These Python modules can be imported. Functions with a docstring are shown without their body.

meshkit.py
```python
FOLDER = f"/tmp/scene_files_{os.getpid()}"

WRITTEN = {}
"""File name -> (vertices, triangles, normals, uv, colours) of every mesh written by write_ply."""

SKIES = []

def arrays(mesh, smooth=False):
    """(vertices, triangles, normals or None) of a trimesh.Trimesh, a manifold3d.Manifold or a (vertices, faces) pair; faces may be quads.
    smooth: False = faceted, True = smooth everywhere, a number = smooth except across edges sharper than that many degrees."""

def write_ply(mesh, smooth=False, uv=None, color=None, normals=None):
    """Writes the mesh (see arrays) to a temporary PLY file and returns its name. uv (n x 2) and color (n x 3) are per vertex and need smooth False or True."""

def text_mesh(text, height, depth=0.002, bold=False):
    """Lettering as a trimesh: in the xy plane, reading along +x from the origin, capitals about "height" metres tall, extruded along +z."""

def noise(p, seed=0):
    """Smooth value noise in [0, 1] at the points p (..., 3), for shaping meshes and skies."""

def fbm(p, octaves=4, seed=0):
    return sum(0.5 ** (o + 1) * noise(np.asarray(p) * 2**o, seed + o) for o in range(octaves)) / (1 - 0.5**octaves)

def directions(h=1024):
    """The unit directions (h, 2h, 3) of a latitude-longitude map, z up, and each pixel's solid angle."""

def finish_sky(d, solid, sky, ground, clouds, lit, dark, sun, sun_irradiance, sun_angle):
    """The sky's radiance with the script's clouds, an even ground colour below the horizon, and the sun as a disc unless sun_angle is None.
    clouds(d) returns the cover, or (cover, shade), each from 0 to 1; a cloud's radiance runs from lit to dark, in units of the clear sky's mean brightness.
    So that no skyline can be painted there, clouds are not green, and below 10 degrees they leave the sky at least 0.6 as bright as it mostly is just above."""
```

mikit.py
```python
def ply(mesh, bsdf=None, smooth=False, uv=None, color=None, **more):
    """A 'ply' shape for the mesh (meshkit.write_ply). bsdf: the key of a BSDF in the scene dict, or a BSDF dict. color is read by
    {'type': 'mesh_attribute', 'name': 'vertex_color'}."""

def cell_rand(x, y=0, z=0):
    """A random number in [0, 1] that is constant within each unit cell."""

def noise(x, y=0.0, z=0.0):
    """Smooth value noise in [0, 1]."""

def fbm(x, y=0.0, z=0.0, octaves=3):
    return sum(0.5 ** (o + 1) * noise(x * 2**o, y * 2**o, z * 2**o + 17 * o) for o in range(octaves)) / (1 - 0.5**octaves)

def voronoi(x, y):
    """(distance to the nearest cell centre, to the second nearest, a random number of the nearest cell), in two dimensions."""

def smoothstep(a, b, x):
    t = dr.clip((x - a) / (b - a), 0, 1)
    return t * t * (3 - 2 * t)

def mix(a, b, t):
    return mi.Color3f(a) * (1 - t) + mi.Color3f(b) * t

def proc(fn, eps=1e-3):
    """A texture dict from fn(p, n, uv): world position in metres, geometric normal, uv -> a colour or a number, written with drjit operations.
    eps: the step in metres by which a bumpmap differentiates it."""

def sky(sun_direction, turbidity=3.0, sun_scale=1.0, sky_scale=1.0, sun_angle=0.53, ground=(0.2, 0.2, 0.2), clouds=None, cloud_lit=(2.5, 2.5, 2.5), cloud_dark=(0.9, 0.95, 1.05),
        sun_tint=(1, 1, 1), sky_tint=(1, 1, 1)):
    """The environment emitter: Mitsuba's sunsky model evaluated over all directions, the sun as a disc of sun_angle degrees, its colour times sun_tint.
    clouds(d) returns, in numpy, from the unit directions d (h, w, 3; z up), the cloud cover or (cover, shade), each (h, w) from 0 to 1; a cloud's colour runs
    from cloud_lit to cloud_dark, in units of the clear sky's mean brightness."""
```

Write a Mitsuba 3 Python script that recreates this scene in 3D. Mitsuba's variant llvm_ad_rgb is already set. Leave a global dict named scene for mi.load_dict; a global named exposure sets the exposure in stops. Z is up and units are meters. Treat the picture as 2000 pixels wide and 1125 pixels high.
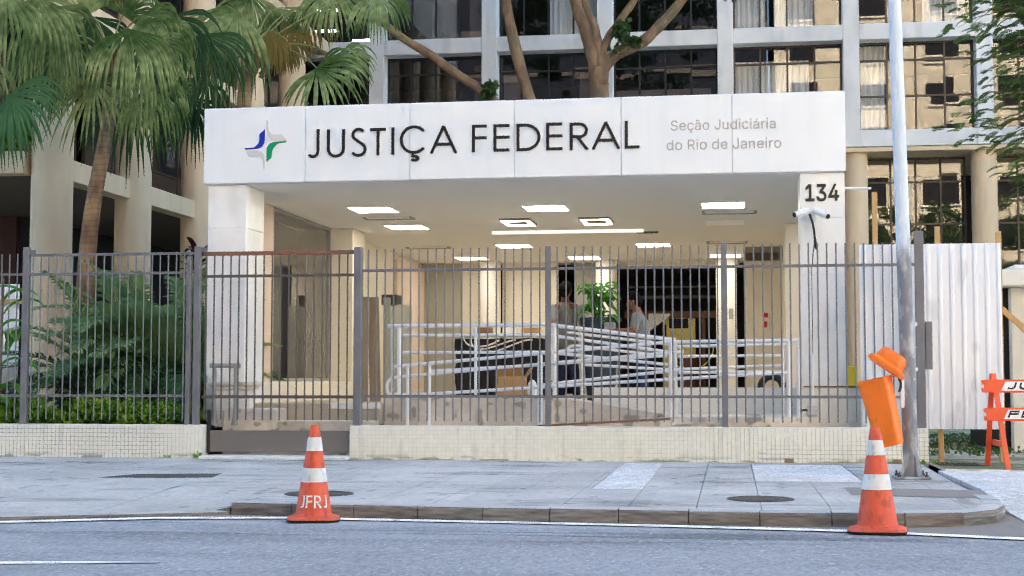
import math, random
import numpy as np, trimesh, drjit as dr, mitsuba as mi, mikit, meshkit
import manifold3d as m3
from shapely.geometry import LineString, Polygon, box as sbox
from shapely.ops import unary_union
from mikit import noise, fbm, voronoi, cell_rand, smoothstep, mix, proc
T = mi.ScalarTransform4f
scene, labels = {'type': 'scene'}, {}

# ------------------------------------------------------------ camera, sky, exposure
YAW, PITCH, EYE = 0.148326, 0.0631314, [0.0, 0.0, 0.97]
FWD = [-math.sin(YAW) * math.cos(PITCH), math.cos(YAW) * math.cos(PITCH), math.sin(PITCH)]
scene['camera'] = {'type': 'perspective', 'fov': 38.59, 'fov_axis': 'x', 'near_clip': 0.05, 'far_clip': 1500.0,
                   'to_world': T().look_at(origin=EYE, target=[EYE[i] + FWD[i] for i in range(3)], up=[0, 0, 1])}
scene['sky_light'] = mikit.sky([0.30, 0.90, 0.72], turbidity=3.0, sky_tint=(1.02, 1.0, .93), sun_tint=(1.0, 0.98, 0.95))
exposure = 4.2

# ------------------------------------------------------------ bookkeeping
COUNT = {}
def numbered(base):
    n = COUNT.get(base, 0); COUNT[base] = n + 1
    return base if n == 0 else f'{base}_{n:03d}'
def mark(key, label=None, cat=None, group=None, kind=None):
    d = {k: v for k, v in (('label', label), ('category', cat), ('group', group), ('kind', kind)) if v}
    if d: labels[key] = d
def thing(name, label, cat, group=None):
    key = numbered(name); mark(key, label, cat, group); return key
def part(parent, name, mesh, bsdf, smooth=False, label=None, kind=None, **more):
    key = numbered(f'{parent}__{name}')
    scene[key] = mikit.ply(mesh, bsdf, smooth=smooth, **more)
    mark(key, label, None, None, kind); return key
def solo(name, mesh, bsdf, label=None, cat=None, group=None, kind=None, smooth=False, **more):
    key = numbered(name)
    scene[key] = mikit.ply(mesh, bsdf, smooth=smooth, **more)
    mark(key, label, cat, group, kind); return key
def share(parent, name, ply, xf=None, bsdf=None):
    key = numbered(f'{parent}__{name}')
    d = dict(ply)
    if xf is not None: d['to_world'] = xf
    if bsdf: d['bsdf'] = {'type': 'ref', 'id': bsdf}
    scene[key] = d; return key

# ------------------------------------------------------------ mesh helpers
def bx(x0, x1, y0, y1, z0, z1, c=0.0):
    if c <= 0:
        m = trimesh.creation.box(extents=[x1 - x0, y1 - y0, z1 - z0])
        m.apply_translation([(x0 + x1) / 2, (y0 + y1) / 2, (z0 + z1) / 2]); return m
    P = []
    for sx in (0, 1):
        for sy in (0, 1):
            for sz in (0, 1):
                p = np.array([[x0, x1][sx], [y0, y1][sy], [z0, z1][sz]], float)
                s = np.array([1 - 2 * sx, 1 - 2 * sy, 1 - 2 * sz], float) * c
                for k in range(3):
                    q = p + s; q[k] = p[k]; P.append(q)
    return trimesh.convex.convex_hull(np.array(P))
def cat(ms): return trimesh.util.concatenate([m for m in ms])
def tube(pts, r, n=8, cap=True):
    p = np.asarray(pts, float); r = np.broadcast_to(np.asarray(r, float), (len(p),))
    t = np.gradient(p, axis=0) if len(p) > 2 else np.repeat([p[1] - p[0]], 2, 0)
    t /= np.linalg.norm(t, axis=1, keepdims=True)
    up = np.array([0, 0, 1.0]) if abs(t[0][2]) < 0.9 else np.array([1.0, 0, 0])
    a = np.cross(t[0], up); a /= np.linalg.norm(a); A = []
    for k in range(len(p)):
        a = a - t[k] * (a @ t[k]); a /= np.linalg.norm(a); A.append(a)
    A = np.array(A); B = np.cross(t, A); th = np.arange(n) * 2 * np.pi / n
    v = p[:, None] + r[:, None, None] * (np.cos(th)[None, :, None] * A[:, None] + np.sin(th)[None, :, None] * B[:, None])
    v = v.reshape(-1, 3); f = []
    for i in range(len(p) - 1):
        for j in range(n):
            a0, b0 = i * n + j, i * n + (j + 1) % n
            f += [[a0, b0, b0 + n], [a0, b0 + n, a0 + n]]
    if cap:
        v = np.vstack([v, p[0], p[-1]]); m = len(v)
        for j in range(n):
            f.append([m - 2, (j + 1) % n, j]); o = (len(p) - 1) * n; f.append([m - 1, o + j, o + (j + 1) % n])
    return trimesh.Trimesh(v, np.array(f), process=False)
def bend(pts, r=0.05, n=5):
    """polyline with its inner corners rounded"""
    p = np.asarray(pts, float); out = [p[0]]
    for i in range(1, len(p) - 1):
        a, b = p[i - 1] - p[i], p[i + 1] - p[i]
        la, lb = np.linalg.norm(a), np.linalg.norm(b); q = min(r, la * .45, lb * .45)
        s, e = p[i] + a / la * q, p[i] + b / lb * q
        for u in np.linspace(0, 1, n): out.append((1 - u) ** 2 * s + 2 * u * (1 - u) * p[i] + u * u * e)
    out.append(p[-1]); return np.array(out)
def spline(pts, n=24):
    from scipy.interpolate import CubicSpline
    p = np.asarray(pts, float); s = np.r_[0, np.cumsum(np.linalg.norm(np.diff(p, axis=0), axis=1))]
    if len(p) == 2: return p[0] + (p[1] - p[0]) * np.linspace(0, 1, n)[:, None]
    return CubicSpline(s, p)(np.linspace(0, s[-1], n))
def lathe(prof, n=32, c=(0, 0, 0)):
    m = trimesh.creation.revolve(np.asarray(prof, float), sections=n); m.apply_translation(c); return m
def polys(g): return list(getattr(g, 'geoms', [g]))
def ext(g, d):
    return cat([trimesh.creation.extrude_polygon(p, d, engine='earcut') for p in polys(g) if p.area > 1e-9])
def upright(m, x, y, z):
    """a mesh lying in xy facing +z is stood up in xz facing -y with its origin at (x, y, z)"""
    M = np.array([[1, 0, 0, x], [0, 0, -1, y], [0, 1, 0, z], [0, 0, 0, 1.0]]); m = m.copy(); m.apply_transform(M); return m
def rot(m, ang, axis, point=(0, 0, 0)):
    m.apply_transform(trimesh.transformations.rotation_matrix(ang, axis, point)); return m
def sheet(poly, z):
    v, f = trimesh.creation.triangulate_polygon(poly, engine='earcut')
    m = trimesh.Trimesh(np.c_[v, np.full(len(v), z)], f, process=False)
    if m.face_normals[:, 2].mean() < 0: m.invert()
    return m
def jitter_box(rng, *a, c=0.004, j=0.002):
    m = bx(*a, c=c); m.apply_translation([0, 0, rng.uniform(-j, j)]); return m

# ------------------------------------------------------------ materials
def P(name, col, rough=0.6, metal=0.0, spec=0.5, bump=None, **k):
    d = {'type': 'principled', 'base_color': col if isinstance(col, dict) else {'type': 'rgb', 'value': list(col)}, 'roughness': rough, 'metallic': metal, 'specular': spec, **k}
    if bump: d = {'type': 'bumpmap', 'arbitrary': bump[0], 'scale': bump[1], 'bsdf': d}
    scene[name] = {'type': 'twosided', 'bsdf': d}; return name
def leafmat(name, fn, trans=0.7, rough=0.45):
    scene[name] = {'type': 'principledthin', 'base_color': proc(fn) if callable(fn) else {'type': 'rgb', 'value': list(fn)}, 'roughness': rough, 'diff_trans': trans, 'spec_trans': 0.0, 'eta': 1.4}
C = mi.Color3f

def asphalt(p, n, uv):
    g = fbm(p.x * 0.9, p.y * 2.5, 0.0, 3)
    s = noise(p.x * 44, p.y * 21, 0.3); s2 = noise(p.x * 95, p.y * 48, 3.3)
    st = smoothstep(0.50, 0.70, fbm(p.x * 0.55 + 3, p.y * 5.0, 5.0, 3)) * smoothstep(9.4, 10.2, p.y)
    v = 0.265 + 0.10 * (g - 0.5) + 0.11 * (s - 0.5) + 0.10 * (s2 - 0.5) + 0.18 * smoothstep(0.80, 0.95, s) - 0.10 * st
    pale = smoothstep(10.55, 10.95, p.y) * 0.08
    return C(0.93, 0.97, 1.05) * dr.maximum(v + pale, 0.03)
def slabcol(p, n, uv):
    g = fbm(p.x * 1.3, p.y * 1.3, 2.0, 4); f = noise(p.x * 30, p.y * 30, 1.0)
    c = cell_rand(dr.floor((p.x + 2.2) / 0.52), dr.floor(p.y / 2.2), 3)
    st = smoothstep(0.58, 0.75, fbm(p.x * 0.8 + 9, p.y * 2.6, 7, 4))
    crack = smoothstep(0.02, 0.0, dr.abs(fbm(p.x * 1.1 + 40, p.y * 1.7, 1, 3) - 0.5)) * smoothstep(0.55, 0.6, fbm(p.x * .5, p.y * .5, 9, 2)) * 0.3
    gum = smoothstep(.84, .93, noise(p.x * 7, p.y * 4.5, 8)) * .10; dk = smoothstep(.5, .72, fbm(p.x * .5 + 2, p.y * .9, 3, 4))
    v = 0.375 + 0.15 * (g - 0.5) + 0.08 * (f - 0.5) + 0.05 * (c - 0.5) - 0.12 * st - gum - .05 * dk
    return C(1.0, 0.975, 0.93) * v * (1 - crack)
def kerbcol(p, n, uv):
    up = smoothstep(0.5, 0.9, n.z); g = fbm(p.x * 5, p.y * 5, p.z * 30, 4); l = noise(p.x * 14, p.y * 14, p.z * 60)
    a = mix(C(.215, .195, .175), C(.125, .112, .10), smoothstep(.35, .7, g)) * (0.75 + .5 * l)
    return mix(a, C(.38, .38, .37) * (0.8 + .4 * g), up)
def mosaic(p, n, uv):
    d1, d2, r = voronoi(p.x * 17, p.y * 17); e = smoothstep(0.02, 0.14, d2 - d1)
    return C(.66, .655, .65) * (0.78 + 0.3 * r) * (0.66 + 0.34 * e) * (0.85 + .3 * fbm(p.x * 2, p.y * 2, 0, 3))
def mosaic_h(p, n, uv):
    d1, d2, r = voronoi(p.x * 17, p.y * 17); return smoothstep(0.0, 0.2, d2 - d1) + r * .4
def tilewall(p, n, uv):
    s = 0.0515; u = mi.Float(dr.select(dr.abs(n.x) > 0.6, p.y, p.x)) / s; w = p.z / s
    fu, fw = u - dr.floor(u), w - dr.floor(w)
    wob = fbm(p.x * 1.7, p.z * 9, 0, 3); wob2 = fbm(p.x * .9 + 7, p.z * 3, 2, 3)
    left = smoothstep(-6.2, -7.6, p.x); right = smoothstep(-1.6, 0.6, p.x)
    k = 0.20 + 0.75 * left + 0.5 * right
    jw = 0.085
    j = dr.maximum(smoothstep(jw, 0.01, dr.minimum(fu, 1 - fu)) * smoothstep(.30, .62, wob + .18), smoothstep(jw, 0.01, dr.minimum(fw, 1 - fw)) * smoothstep(.42, .68, wob2 + .10))
    r = cell_rand(dr.floor(u), dr.floor(w), 1)
    base = mix(C(.78, .76, .62), C(.80, .79, .72), fbm(p.x * .6, p.z * 2, 4, 3)) * (0.95 + .08 * r)
    run = smoothstep(.55, .8, fbm(p.x * 14, p.z * 1.2, 5, 3)) * .13
    low = smoothstep(0.09, 0.0, p.z) * smoothstep(.45, .62, fbm(p.x * 5, p.z * 20, 3, 3))
    gone = smoothstep(.93, .97, cell_rand(dr.floor(u * .5), dr.floor(w), 8)) * smoothstep(.13, .08, p.z) * right
    c = base * (1 - run)
    c = mix(c, C(.19, .17, .13), dr.minimum(j * k, 1)); c = mix(c, C(.17, .16, .09), low * .7)
    return mix(c, C(.22, .16, .11), gone)
def stonecol(p, n, uv):
    g = fbm(p.x * 3 + p.y, p.z * 2, p.y * 3, 4); v = fbm(p.x * 9, p.z * 4, p.y * 9, 3)
    c = mix(C(.88, .875, .85), C(.80, .79, .75), smoothstep(.35, .75, g)); return c * (0.94 + .12 * v)
def oldstone(p, n, uv):
    g = fbm(p.x * 2.2, p.z * 3, p.y * 2, 4); v = noise(p.x * 22, p.z * 30, p.y * 20); pit = smoothstep(.72, .86, noise(p.x * 9, p.z * 12, 4))
    pan = cell_rand(dr.floor(p.x / .45), 3, 1)
    return mix(C(.72, .65, .54), C(.56, .50, .43), smoothstep(.3, .75, g)) * (0.88 + .18 * v) * (1 - .45 * pit) * (.9 + .2 * pan)
def concrete(p, n, uv):
    g = fbm(p.x * .8, p.y * .8, p.z * .8, 4); st = smoothstep(.5, .8, fbm(p.x * 2.4 + 5, p.y * 2, p.z * .5, 3))
    return C(.74, .73, .705) * (.86 + .24 * g) * (1 - .16 * st)
def beigecol(p, n, uv):
    g = fbm(p.x * 1.2, p.y * 1.2, p.z * .6, 4); st = fbm(p.x * 5, p.y * 5, p.z * .4, 3)
    return C(.72, .56, .37) * (.86 + .2 * g) * (.92 + .16 * st)
def fasciacol(p, n, uv):
    g = fbm(p.x * .7, p.z * 1.5, 1, 3); return C(.845, .88, .90) * (.97 + .04 * g) * (1 - .02 * smoothstep(.55, .8, fbm(p.x * 12, p.z * .7, 3, 3)))
def greypaint(p, n, uv):
    g = fbm(p.x * 6, p.y * 6, p.z * 4, 3); return C(.165, .16, .17) * (.8 + .4 * g)
def rustpaint(p, n, uv):
    g = fbm(p.x * 4, p.y * 6, p.z * 5, 4); r = smoothstep(.40, .62, g + .12 * smoothstep(2.1, 2.5, p.z))
    return mix(C(.135, .115, .11), C(.23, .095, .06), r) * (.85 + .3 * noise(p.x * 40, p.y * 40, p.z * 40))
def galv(p, n, uv):
    g = fbm(p.x * 3, p.y * 3, p.z * 1.3, 4); s = smoothstep(.62, .8, fbm(p.x * 7, p.y, p.z * 2.2, 3))
    return C(.82, .84, .87) * (.92 + .12 * g) * (1 - .15 * s)
def polecol(p, n, uv):
    wob = fbm(p.x * 9, p.y * 9, p.z * 4, 4); a = smoothstep(2.50, 2.15, p.z + .7 * (wob - .5)); sp = smoothstep(.45, .7, fbm(p.x * 14, p.y * 14, p.z * 6, 4))
    pale = C(.66, .72, .80) * (.92 + .12 * wob)
    grey = mix(C(.20, .205, .225), C(.42, .42, .43), sp)
    return mix(pale, grey, a)
def woodcol(p, n, uv):
    g = fbm(p.x * 40, p.y * 40, p.z * 2.5, 3); return mix(C(.62, .40, .17), C(.48, .28, .11), g)
def barkcol(p, n, uv):
    g = fbm(p.x * 5, p.y * 5, p.z * 2.0, 4); l = smoothstep(.5, .72, fbm(p.x * 2.5, p.y * 2.5, p.z * 1.2 + 4, 3))
    return mix(C(.29, .185, .105), C(.15, .098, .062), smoothstep(.3, .7, g)) * (1 - .25 * l) + C(.05, .055, .03) * l
def palmbark(p, n, uv):
    ring = p.z * 11 + 1.2 * fbm(p.x * 3, p.y * 3, p.z * 2, 2); fr = ring - dr.floor(ring)
    g = fbm(p.x * 9, p.y * 9, p.z * 3, 3)
    return mix(C(.36, .23, .13), C(.17, .105, .065), smoothstep(.25, .75, g)) * (.74 + .26 * smoothstep(.0, .35, fr))
def orangecol(p, n, uv):
    g = fbm(p.x * 7, p.y * 7, p.z * 5, 3); sc = smoothstep(.66, .8, fbm(p.x * 30, p.y * 30, p.z * 7, 3)); return mix(C(.90, .19, .012) * (.87 + .24 * g), C(.42, .14, .05), .22 * sc)
def conecol(p, n, uv):
    g = fbm(p.x * 14, p.y * 14, p.z * 6, 4); s = smoothstep(.52, .75, fbm(p.x * 30, p.y * 30, p.z * 9, 3)); lo = smoothstep(.12, -.12, p.z)
    return mix(C(.70, .105, .045) * (.85 + .3 * g), C(.30, .06, .045), dr.minimum(.5 * s + .45 * lo * g, 1))
def conewhite(p, n, uv):
    g = fbm(p.x * 11, p.y * 11, p.z * 8, 4); sc = smoothstep(.55, .72, fbm(p.x * 26, p.y * 26, p.z * 9, 3)); return C(.76, .75, .72) * (.72 + .4 * g) * (1 - .3 * sc)
def markcol(p, n, uv):
    w = smoothstep(.25, .42, fbm(p.x * 9, p.y * 22, 1, 4)); fade = smoothstep(-3.9, -3.45, p.x) * smoothstep(9.5, 9.0, p.y)
    return mix(C(.25, .26, .29), C(.80, .80, .78), w * (1 - .85 * fade))
def soilcol(p, n, uv):
    g = fbm(p.x * 7, p.y * 7, 0, 4); return mix(C(.13, .09, .055), C(.06, .045, .03), g)
def yardcol(p, n, uv):
    g = fbm(p.x * 1.4, p.y * 1.4, 0, 4); return mix(C(.27, .26, .22), C(.13, .15, .06), smoothstep(.42, .6, g))
def frondcol(p, n, uv):
    g = fbm(p.x * 1.6, p.y * 1.6, p.z * 1.6, 3); r = noise(p.x * 13, p.y * 13, p.z * 13)
    return mix(C(.065, .12, .035), C(.29, .36, .15), smoothstep(.3, .7, g)) * (.6 + .8 * r)
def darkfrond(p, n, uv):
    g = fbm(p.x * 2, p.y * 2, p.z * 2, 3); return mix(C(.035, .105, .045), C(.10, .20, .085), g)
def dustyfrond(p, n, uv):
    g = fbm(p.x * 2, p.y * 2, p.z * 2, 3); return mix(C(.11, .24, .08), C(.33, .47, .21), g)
def deadfrond(p, n, uv):
    g = fbm(p.x * 2, p.y * 2, p.z * 2, 3); return mix(C(.36, .19, .05), C(.22, .12, .05), g)
def ivycol(p, n, uv):
    g = fbm(p.x * 4, p.y * 4, p.z * 4, 3); r = noise(p.x * 31, p.y * 31, p.z * 31); return mix(C(.07, .22, .02), C(.32, .48, .06), smoothstep(.25, .75, .5 * g + .5 * r))
def treecol(p, n, uv):
    g = fbm(p.x * 2, p.y * 2, p.z * 2, 3); r = noise(p.x * 17, p.y * 17, p.z * 17); return mix(C(.035, .085, .035), C(.10, .16, .055), .5 * g + .5 * r)
def floorcol(p, n, uv):
    return C(.42, .36, .28) * (.85 + .3 * fbm(p.x * 2, p.y * 2, 0, 3))
def wallcol(p, n, uv):
    g = fbm(p.x * .9, p.y * .9, p.z * .7, 3); return C(.73, .675, .565) * (.92 + .14 * g)
def oppcol(p, n, uv):
    g = fbm(p.x * .25, p.y * .25, p.z * .25, 3); return C(.74, .69, .59) * (.88 + .2 * g)
def rail_rough(p, n, uv): return .26 + .2 * fbm(p.x * 6, p.y * 6, p.z * 6, 2)

P('asphalt', proc(asphalt), .85, bump=(proc(lambda p, n, uv: noise(p.x * 70, p.y * 70, 0) + .6 * noise(p.x * 150, p.y * 150, 2)), .003))
P('paving', proc(slabcol), .8, bump=(proc(lambda p, n, uv: fbm(p.x * 25, p.y * 25, 0, 3)), .003))
P('kerb_granite', proc(kerbcol), .85, bump=(proc(lambda p, n, uv: fbm(p.x * 30, p.y * 30, p.z * 30, 3)), .008))
P('mosaic_stone', proc(mosaic), .75, bump=(proc(mosaic_h), .006))
P('mosaic_tile', proc(tilewall), .45)
P('marble', proc(stonecol), .38)
P('old_marble', proc(oldstone), .6)
P('facade_concrete', proc(concrete), .8)
P('beige_render', proc(beigecol), .75)
P('fascia_panel_paint', proc(fasciacol), .28, clearcoat=.5, clearcoat_gloss=.85)
P('fence_paint', proc(greypaint), .5)
P('rust_paint', proc(rustpaint), .6)
P('galvanised', proc(galv), .45)
P('pole_paint', proc(polecol), .5)
P('pine_wood', proc(woodcol), .7)
P('bark', proc(barkcol), .9, bump=(proc(lambda p, n, uv: fbm(p.x * 16, p.y * 16, p.z * 5, 3)), .03))
P('palm_bark', proc(palmbark), .9, bump=(proc(lambda p, n, uv: fbm(p.x * 12, p.y * 12, p.z * 12, 3)), .008))
P('orange_plastic', proc(orangecol), .42)
P('cone_rubber', proc(conecol), .6)
P('cone_band', proc(conewhite), .5)
P('road_paint', proc(markcol), .7)
P('soil', proc(soilcol), .95); P('soil_path', proc(lambda p, n, uv: mix(C(.24, .21, .17), C(.11, .12, .06), smoothstep(.45, .62, fbm(p.x * 2.3, p.y * 2.3, 4, 4))) * (.8 + .4 * noise(p.x * 25, p.y * 18, 1))), .95)
P('yard_ground', proc(yardcol), .95)
P('floor_stone', proc(floorcol), .3)
P('hall_wall', proc(wallcol), .5)
P('cream_render', proc(oppcol), .8)
P('rail_steel', {'type': 'rgb', 'value': [.84, .84, .84]}, proc(rail_rough), metal=.4)
leafmat('frond_green', frondcol, .8, .33); leafmat('frond_dark', darkfrond, .5); leafmat('frond_dusty', dustyfrond, .7); leafmat('feather_leaf', lambda p, n, uv: mix(C(.07, .14, .035), C(.19, .27, .09), noise(p.x * 7, p.y * 7, p.z * 7)), .8); leafmat('frond_dead', deadfrond, .5)
leafmat('ivy_leaf', ivycol, .8); leafmat('tree_leaf', treecol, .7); leafmat('plant_leaf', (.13, .34, .06), .9)
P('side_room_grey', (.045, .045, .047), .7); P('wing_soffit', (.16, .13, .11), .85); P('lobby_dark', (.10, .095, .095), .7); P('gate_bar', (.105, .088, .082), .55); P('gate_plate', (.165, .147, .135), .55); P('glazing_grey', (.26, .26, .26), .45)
P('letter_black', (.012, .012, .014), .35); P('letter_grey', (.42, .41, .40), .5)
P('logo_blue', (.01, .03, .38), .35); P('logo_green', (.0, .28, .13), .35); P('logo_grey', (.64, .64, .62), .45)
P('ceiling_white', (.66, .66, .645), .75); P('white_paint', (.80, .80, .79), .4); P('dark_void', (.012, .012, .014), .8)
P('window_brown', (.055, .034, .024), .45); P('window_dark', (.012, .011, .013), .6); P('room_dark', (.014, .014, .016), .9); P('curtain', (.55, .54, .50), .9); P('blind_brown', (.10, .075, .07), .8)
P('black_cloth', (.014, .014, .016), .85); P('black_rubber', (.012, .012, .012), .5); P('iron', (.085, .075, .07), .55, metal=.3); P('dark_metal', (.07, .065, .065), .5)
P('skin', (.28, .11, .06), .6); P('skin_dark', (.17, .07, .04), .6); P('grey_shirt', (.23, .228, .228), .9); P('jeans', (.018, .026, .075), .9); P('hair_black', (.008, .007, .006), .9, spec=.1)
P('cardboard', (.46, .27, .11), .85); P('cardboard_inside', (.33, .19, .075), .9); P('red_paint', (.52, .02, .02), .5); P('yellow_paint', (.75, .62, .20), .55); P('bright_yellow', (.72, .48, .03), .5)
P('brown_panel', (.20, .095, .05), .5); P('maroon_panel', (.09, .028, .022), .5); P('door_grey', (.35, .34, .285), .6); P('pink_panel', (.62, .49, .40), .6); P('board_brown', (.25, .20, .135), .8)
P('light_stone', (.76, .73, .67), .5); P('pot_blue', (.025, .045, .07), .5); P('planter_tile', (.45, .40, .32), .7); P('barrier_red', (.82, .10, .03), .42)
P('dark_glass_wall', (.018, .022, .035), .12); P('grey_plate', (.30, .31, .30), .5); P('dirty_gutter', (.20, .18, .165), .9)
scene['pane_glass'] = {'type': 'thindielectric', 'int_ior': 1.62}
scene['glossy_pane'] = {'type': 'twosided', 'bsdf': {'type': 'principled', 'base_color': {'type': 'rgb', 'value': [.02, .02, .024]}, 'roughness': .04, 'specular': .6}}

# ------------------------------------------------------------ setting: ground, road, kerb, pavement
solo('ground', bx(-300, 300, -300, 300, -.5, -.16), 'yard_ground', kind='structure')
solo('road', sheet(sbox(-140, -9.0, 140, 12.9), -.11), 'asphalt', kind='structure')
solo('far_pavement', bx(-140, 140, -14, -9.0, -.2, .0), 'paving', kind='structure')
solo('yard', sheet(sbox(-60, 17.7, 60, 70), -.006), 'yard_ground', kind='structure')
KERB = np.array([(-3.98, 11.36), (-2.9, 11.24), (-1.66, 11.11), (.26, 11.06), (1.25, 11.10), (1.68, 11.22), (1.95, 11.50), (2.10, 11.86), (2.16, 12.35), (2.18, 12.9)])
LOWK = np.array([(-16.0, 5.2), (-9.0, 9.0), (-7.2, 9.9), (-5.6, 10.62), (-4.5, 11.12), (-3.98, 11.34)])
RIGHTK = np.array([(2.20, 10.98), (3.2, 10.35), (4.5, 9.75), (8, 8.2), (16, 4.4)])
EDGE = np.array([(-16, 4.9), (-9, 8.75), (-7.2, 9.66), (-5.488, 10.477), (-4.465, 10.962), (-3.463, 11.13), (-1.657, 11.03), (-.488, 10.93), (.833, 10.76), (1.954, 10.402), (3.2, 9.85), (8, 7.6), (16, 3.9)])
full = Polygon(list(map(tuple, LOWK)) + list(map(tuple, KERB)) + [(2.2, 17.95), (-16, 17.95)])
solo('gutter', sheet(Polygon(list(map(tuple, EDGE)) + [(16, 13), (-16, 13)]), -.105), 'dirty_gutter', kind='structure')
solo('edge_line', sheet(LineString(EDGE).buffer(.075, cap_style=2), -.100), 'road_paint', kind='structure')
solo('lane_line', sheet(Polygon([(-9, 7.22), (-4.28, 8.13), (-3.36, 8.315), (-3.36, 8.40), (-4.28, 8.24), (-9, 7.34)]), -.104), 'road_paint', kind='structure')

def apron(m):
    v = m.vertices
    left = (v[:, 0] < -3.985); right = (v[:, 0] > 2.19)
    v[left, 2] -= .075 * np.clip((12.9 - v[left, 1]) / 1.5, 0, 1)
    v[right, 2] -= .095 * np.clip((13.6 - v[right, 1]) / 1.4, 0, 1)
    m.vertices = v; return m
side = numbered('sidewalk')
scene[side] = mikit.ply(apron(sheet(full, -.045).subdivide_to_size(.5)), 'kerb_granite'); mark(side, kind='structure')
PATCH = [sbox(-1.25, 13.17, -.79, 17.3), sbox(.22, 14.42, 1.25, 17.2)]
rng = np.random.default_rng(5)
inner = Polygon([(x, y + .14) for x, y in LOWK] + [(x - .02 - .12 * (x > 1.6), y + .15 * (y < 11.9)) for x, y in KERB] + [(2.18, 17.6), (-16, 17.6)]).buffer(0)
xl = list(np.arange(-9.2, -4.5, 1.04)) + [-3.985, -2.87]; xl = sorted(set(np.round(xl, 3))) + [-2.35, -1.83, -1.31, -.79, -.27, .22, .74, 1.25, 1.77, 2.19]
rows = [8.0, 13.10, 15.35, 17.6]
for a, b in zip(xl[:-1], xl[1:]):
    for c0, c1 in zip(rows[:-1], rows[1:]):
        g = sbox(a + .0028, c0 + .0028, b - .0028, c1 - .0028).intersection(inner)
        for q in PATCH: g = g.difference(q)
        for q in polys(g):
            if q.area > .03:
                m = trimesh.creation.extrude_polygon(q, .05, engine='earcut'); m.apply_translation([0, 0, -.05 + rng.uniform(-.0015, .0015)])
                if b < -3.9: m = m.subdivide_to_size(.6)
                part(side, 'slab', apron(m), 'paving')
for q in PATCH:
    b = q.buffer(-.006).bounds; m = bx(b[0], b[2], b[1], b[3], -.05, .001, c=.004); part(side, 'mosaic_inlay', m, 'mosaic_stone', label='white stone mosaic inlay in the grey pavement')
m = trimesh.creation.extrude_polygon(Polygon(list(map(tuple, RIGHTK)) + [(16, 16.4), (2.205, 16.4)]), .05, engine='earcut'); m.apply_translation([0, 0, -.05])
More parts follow.
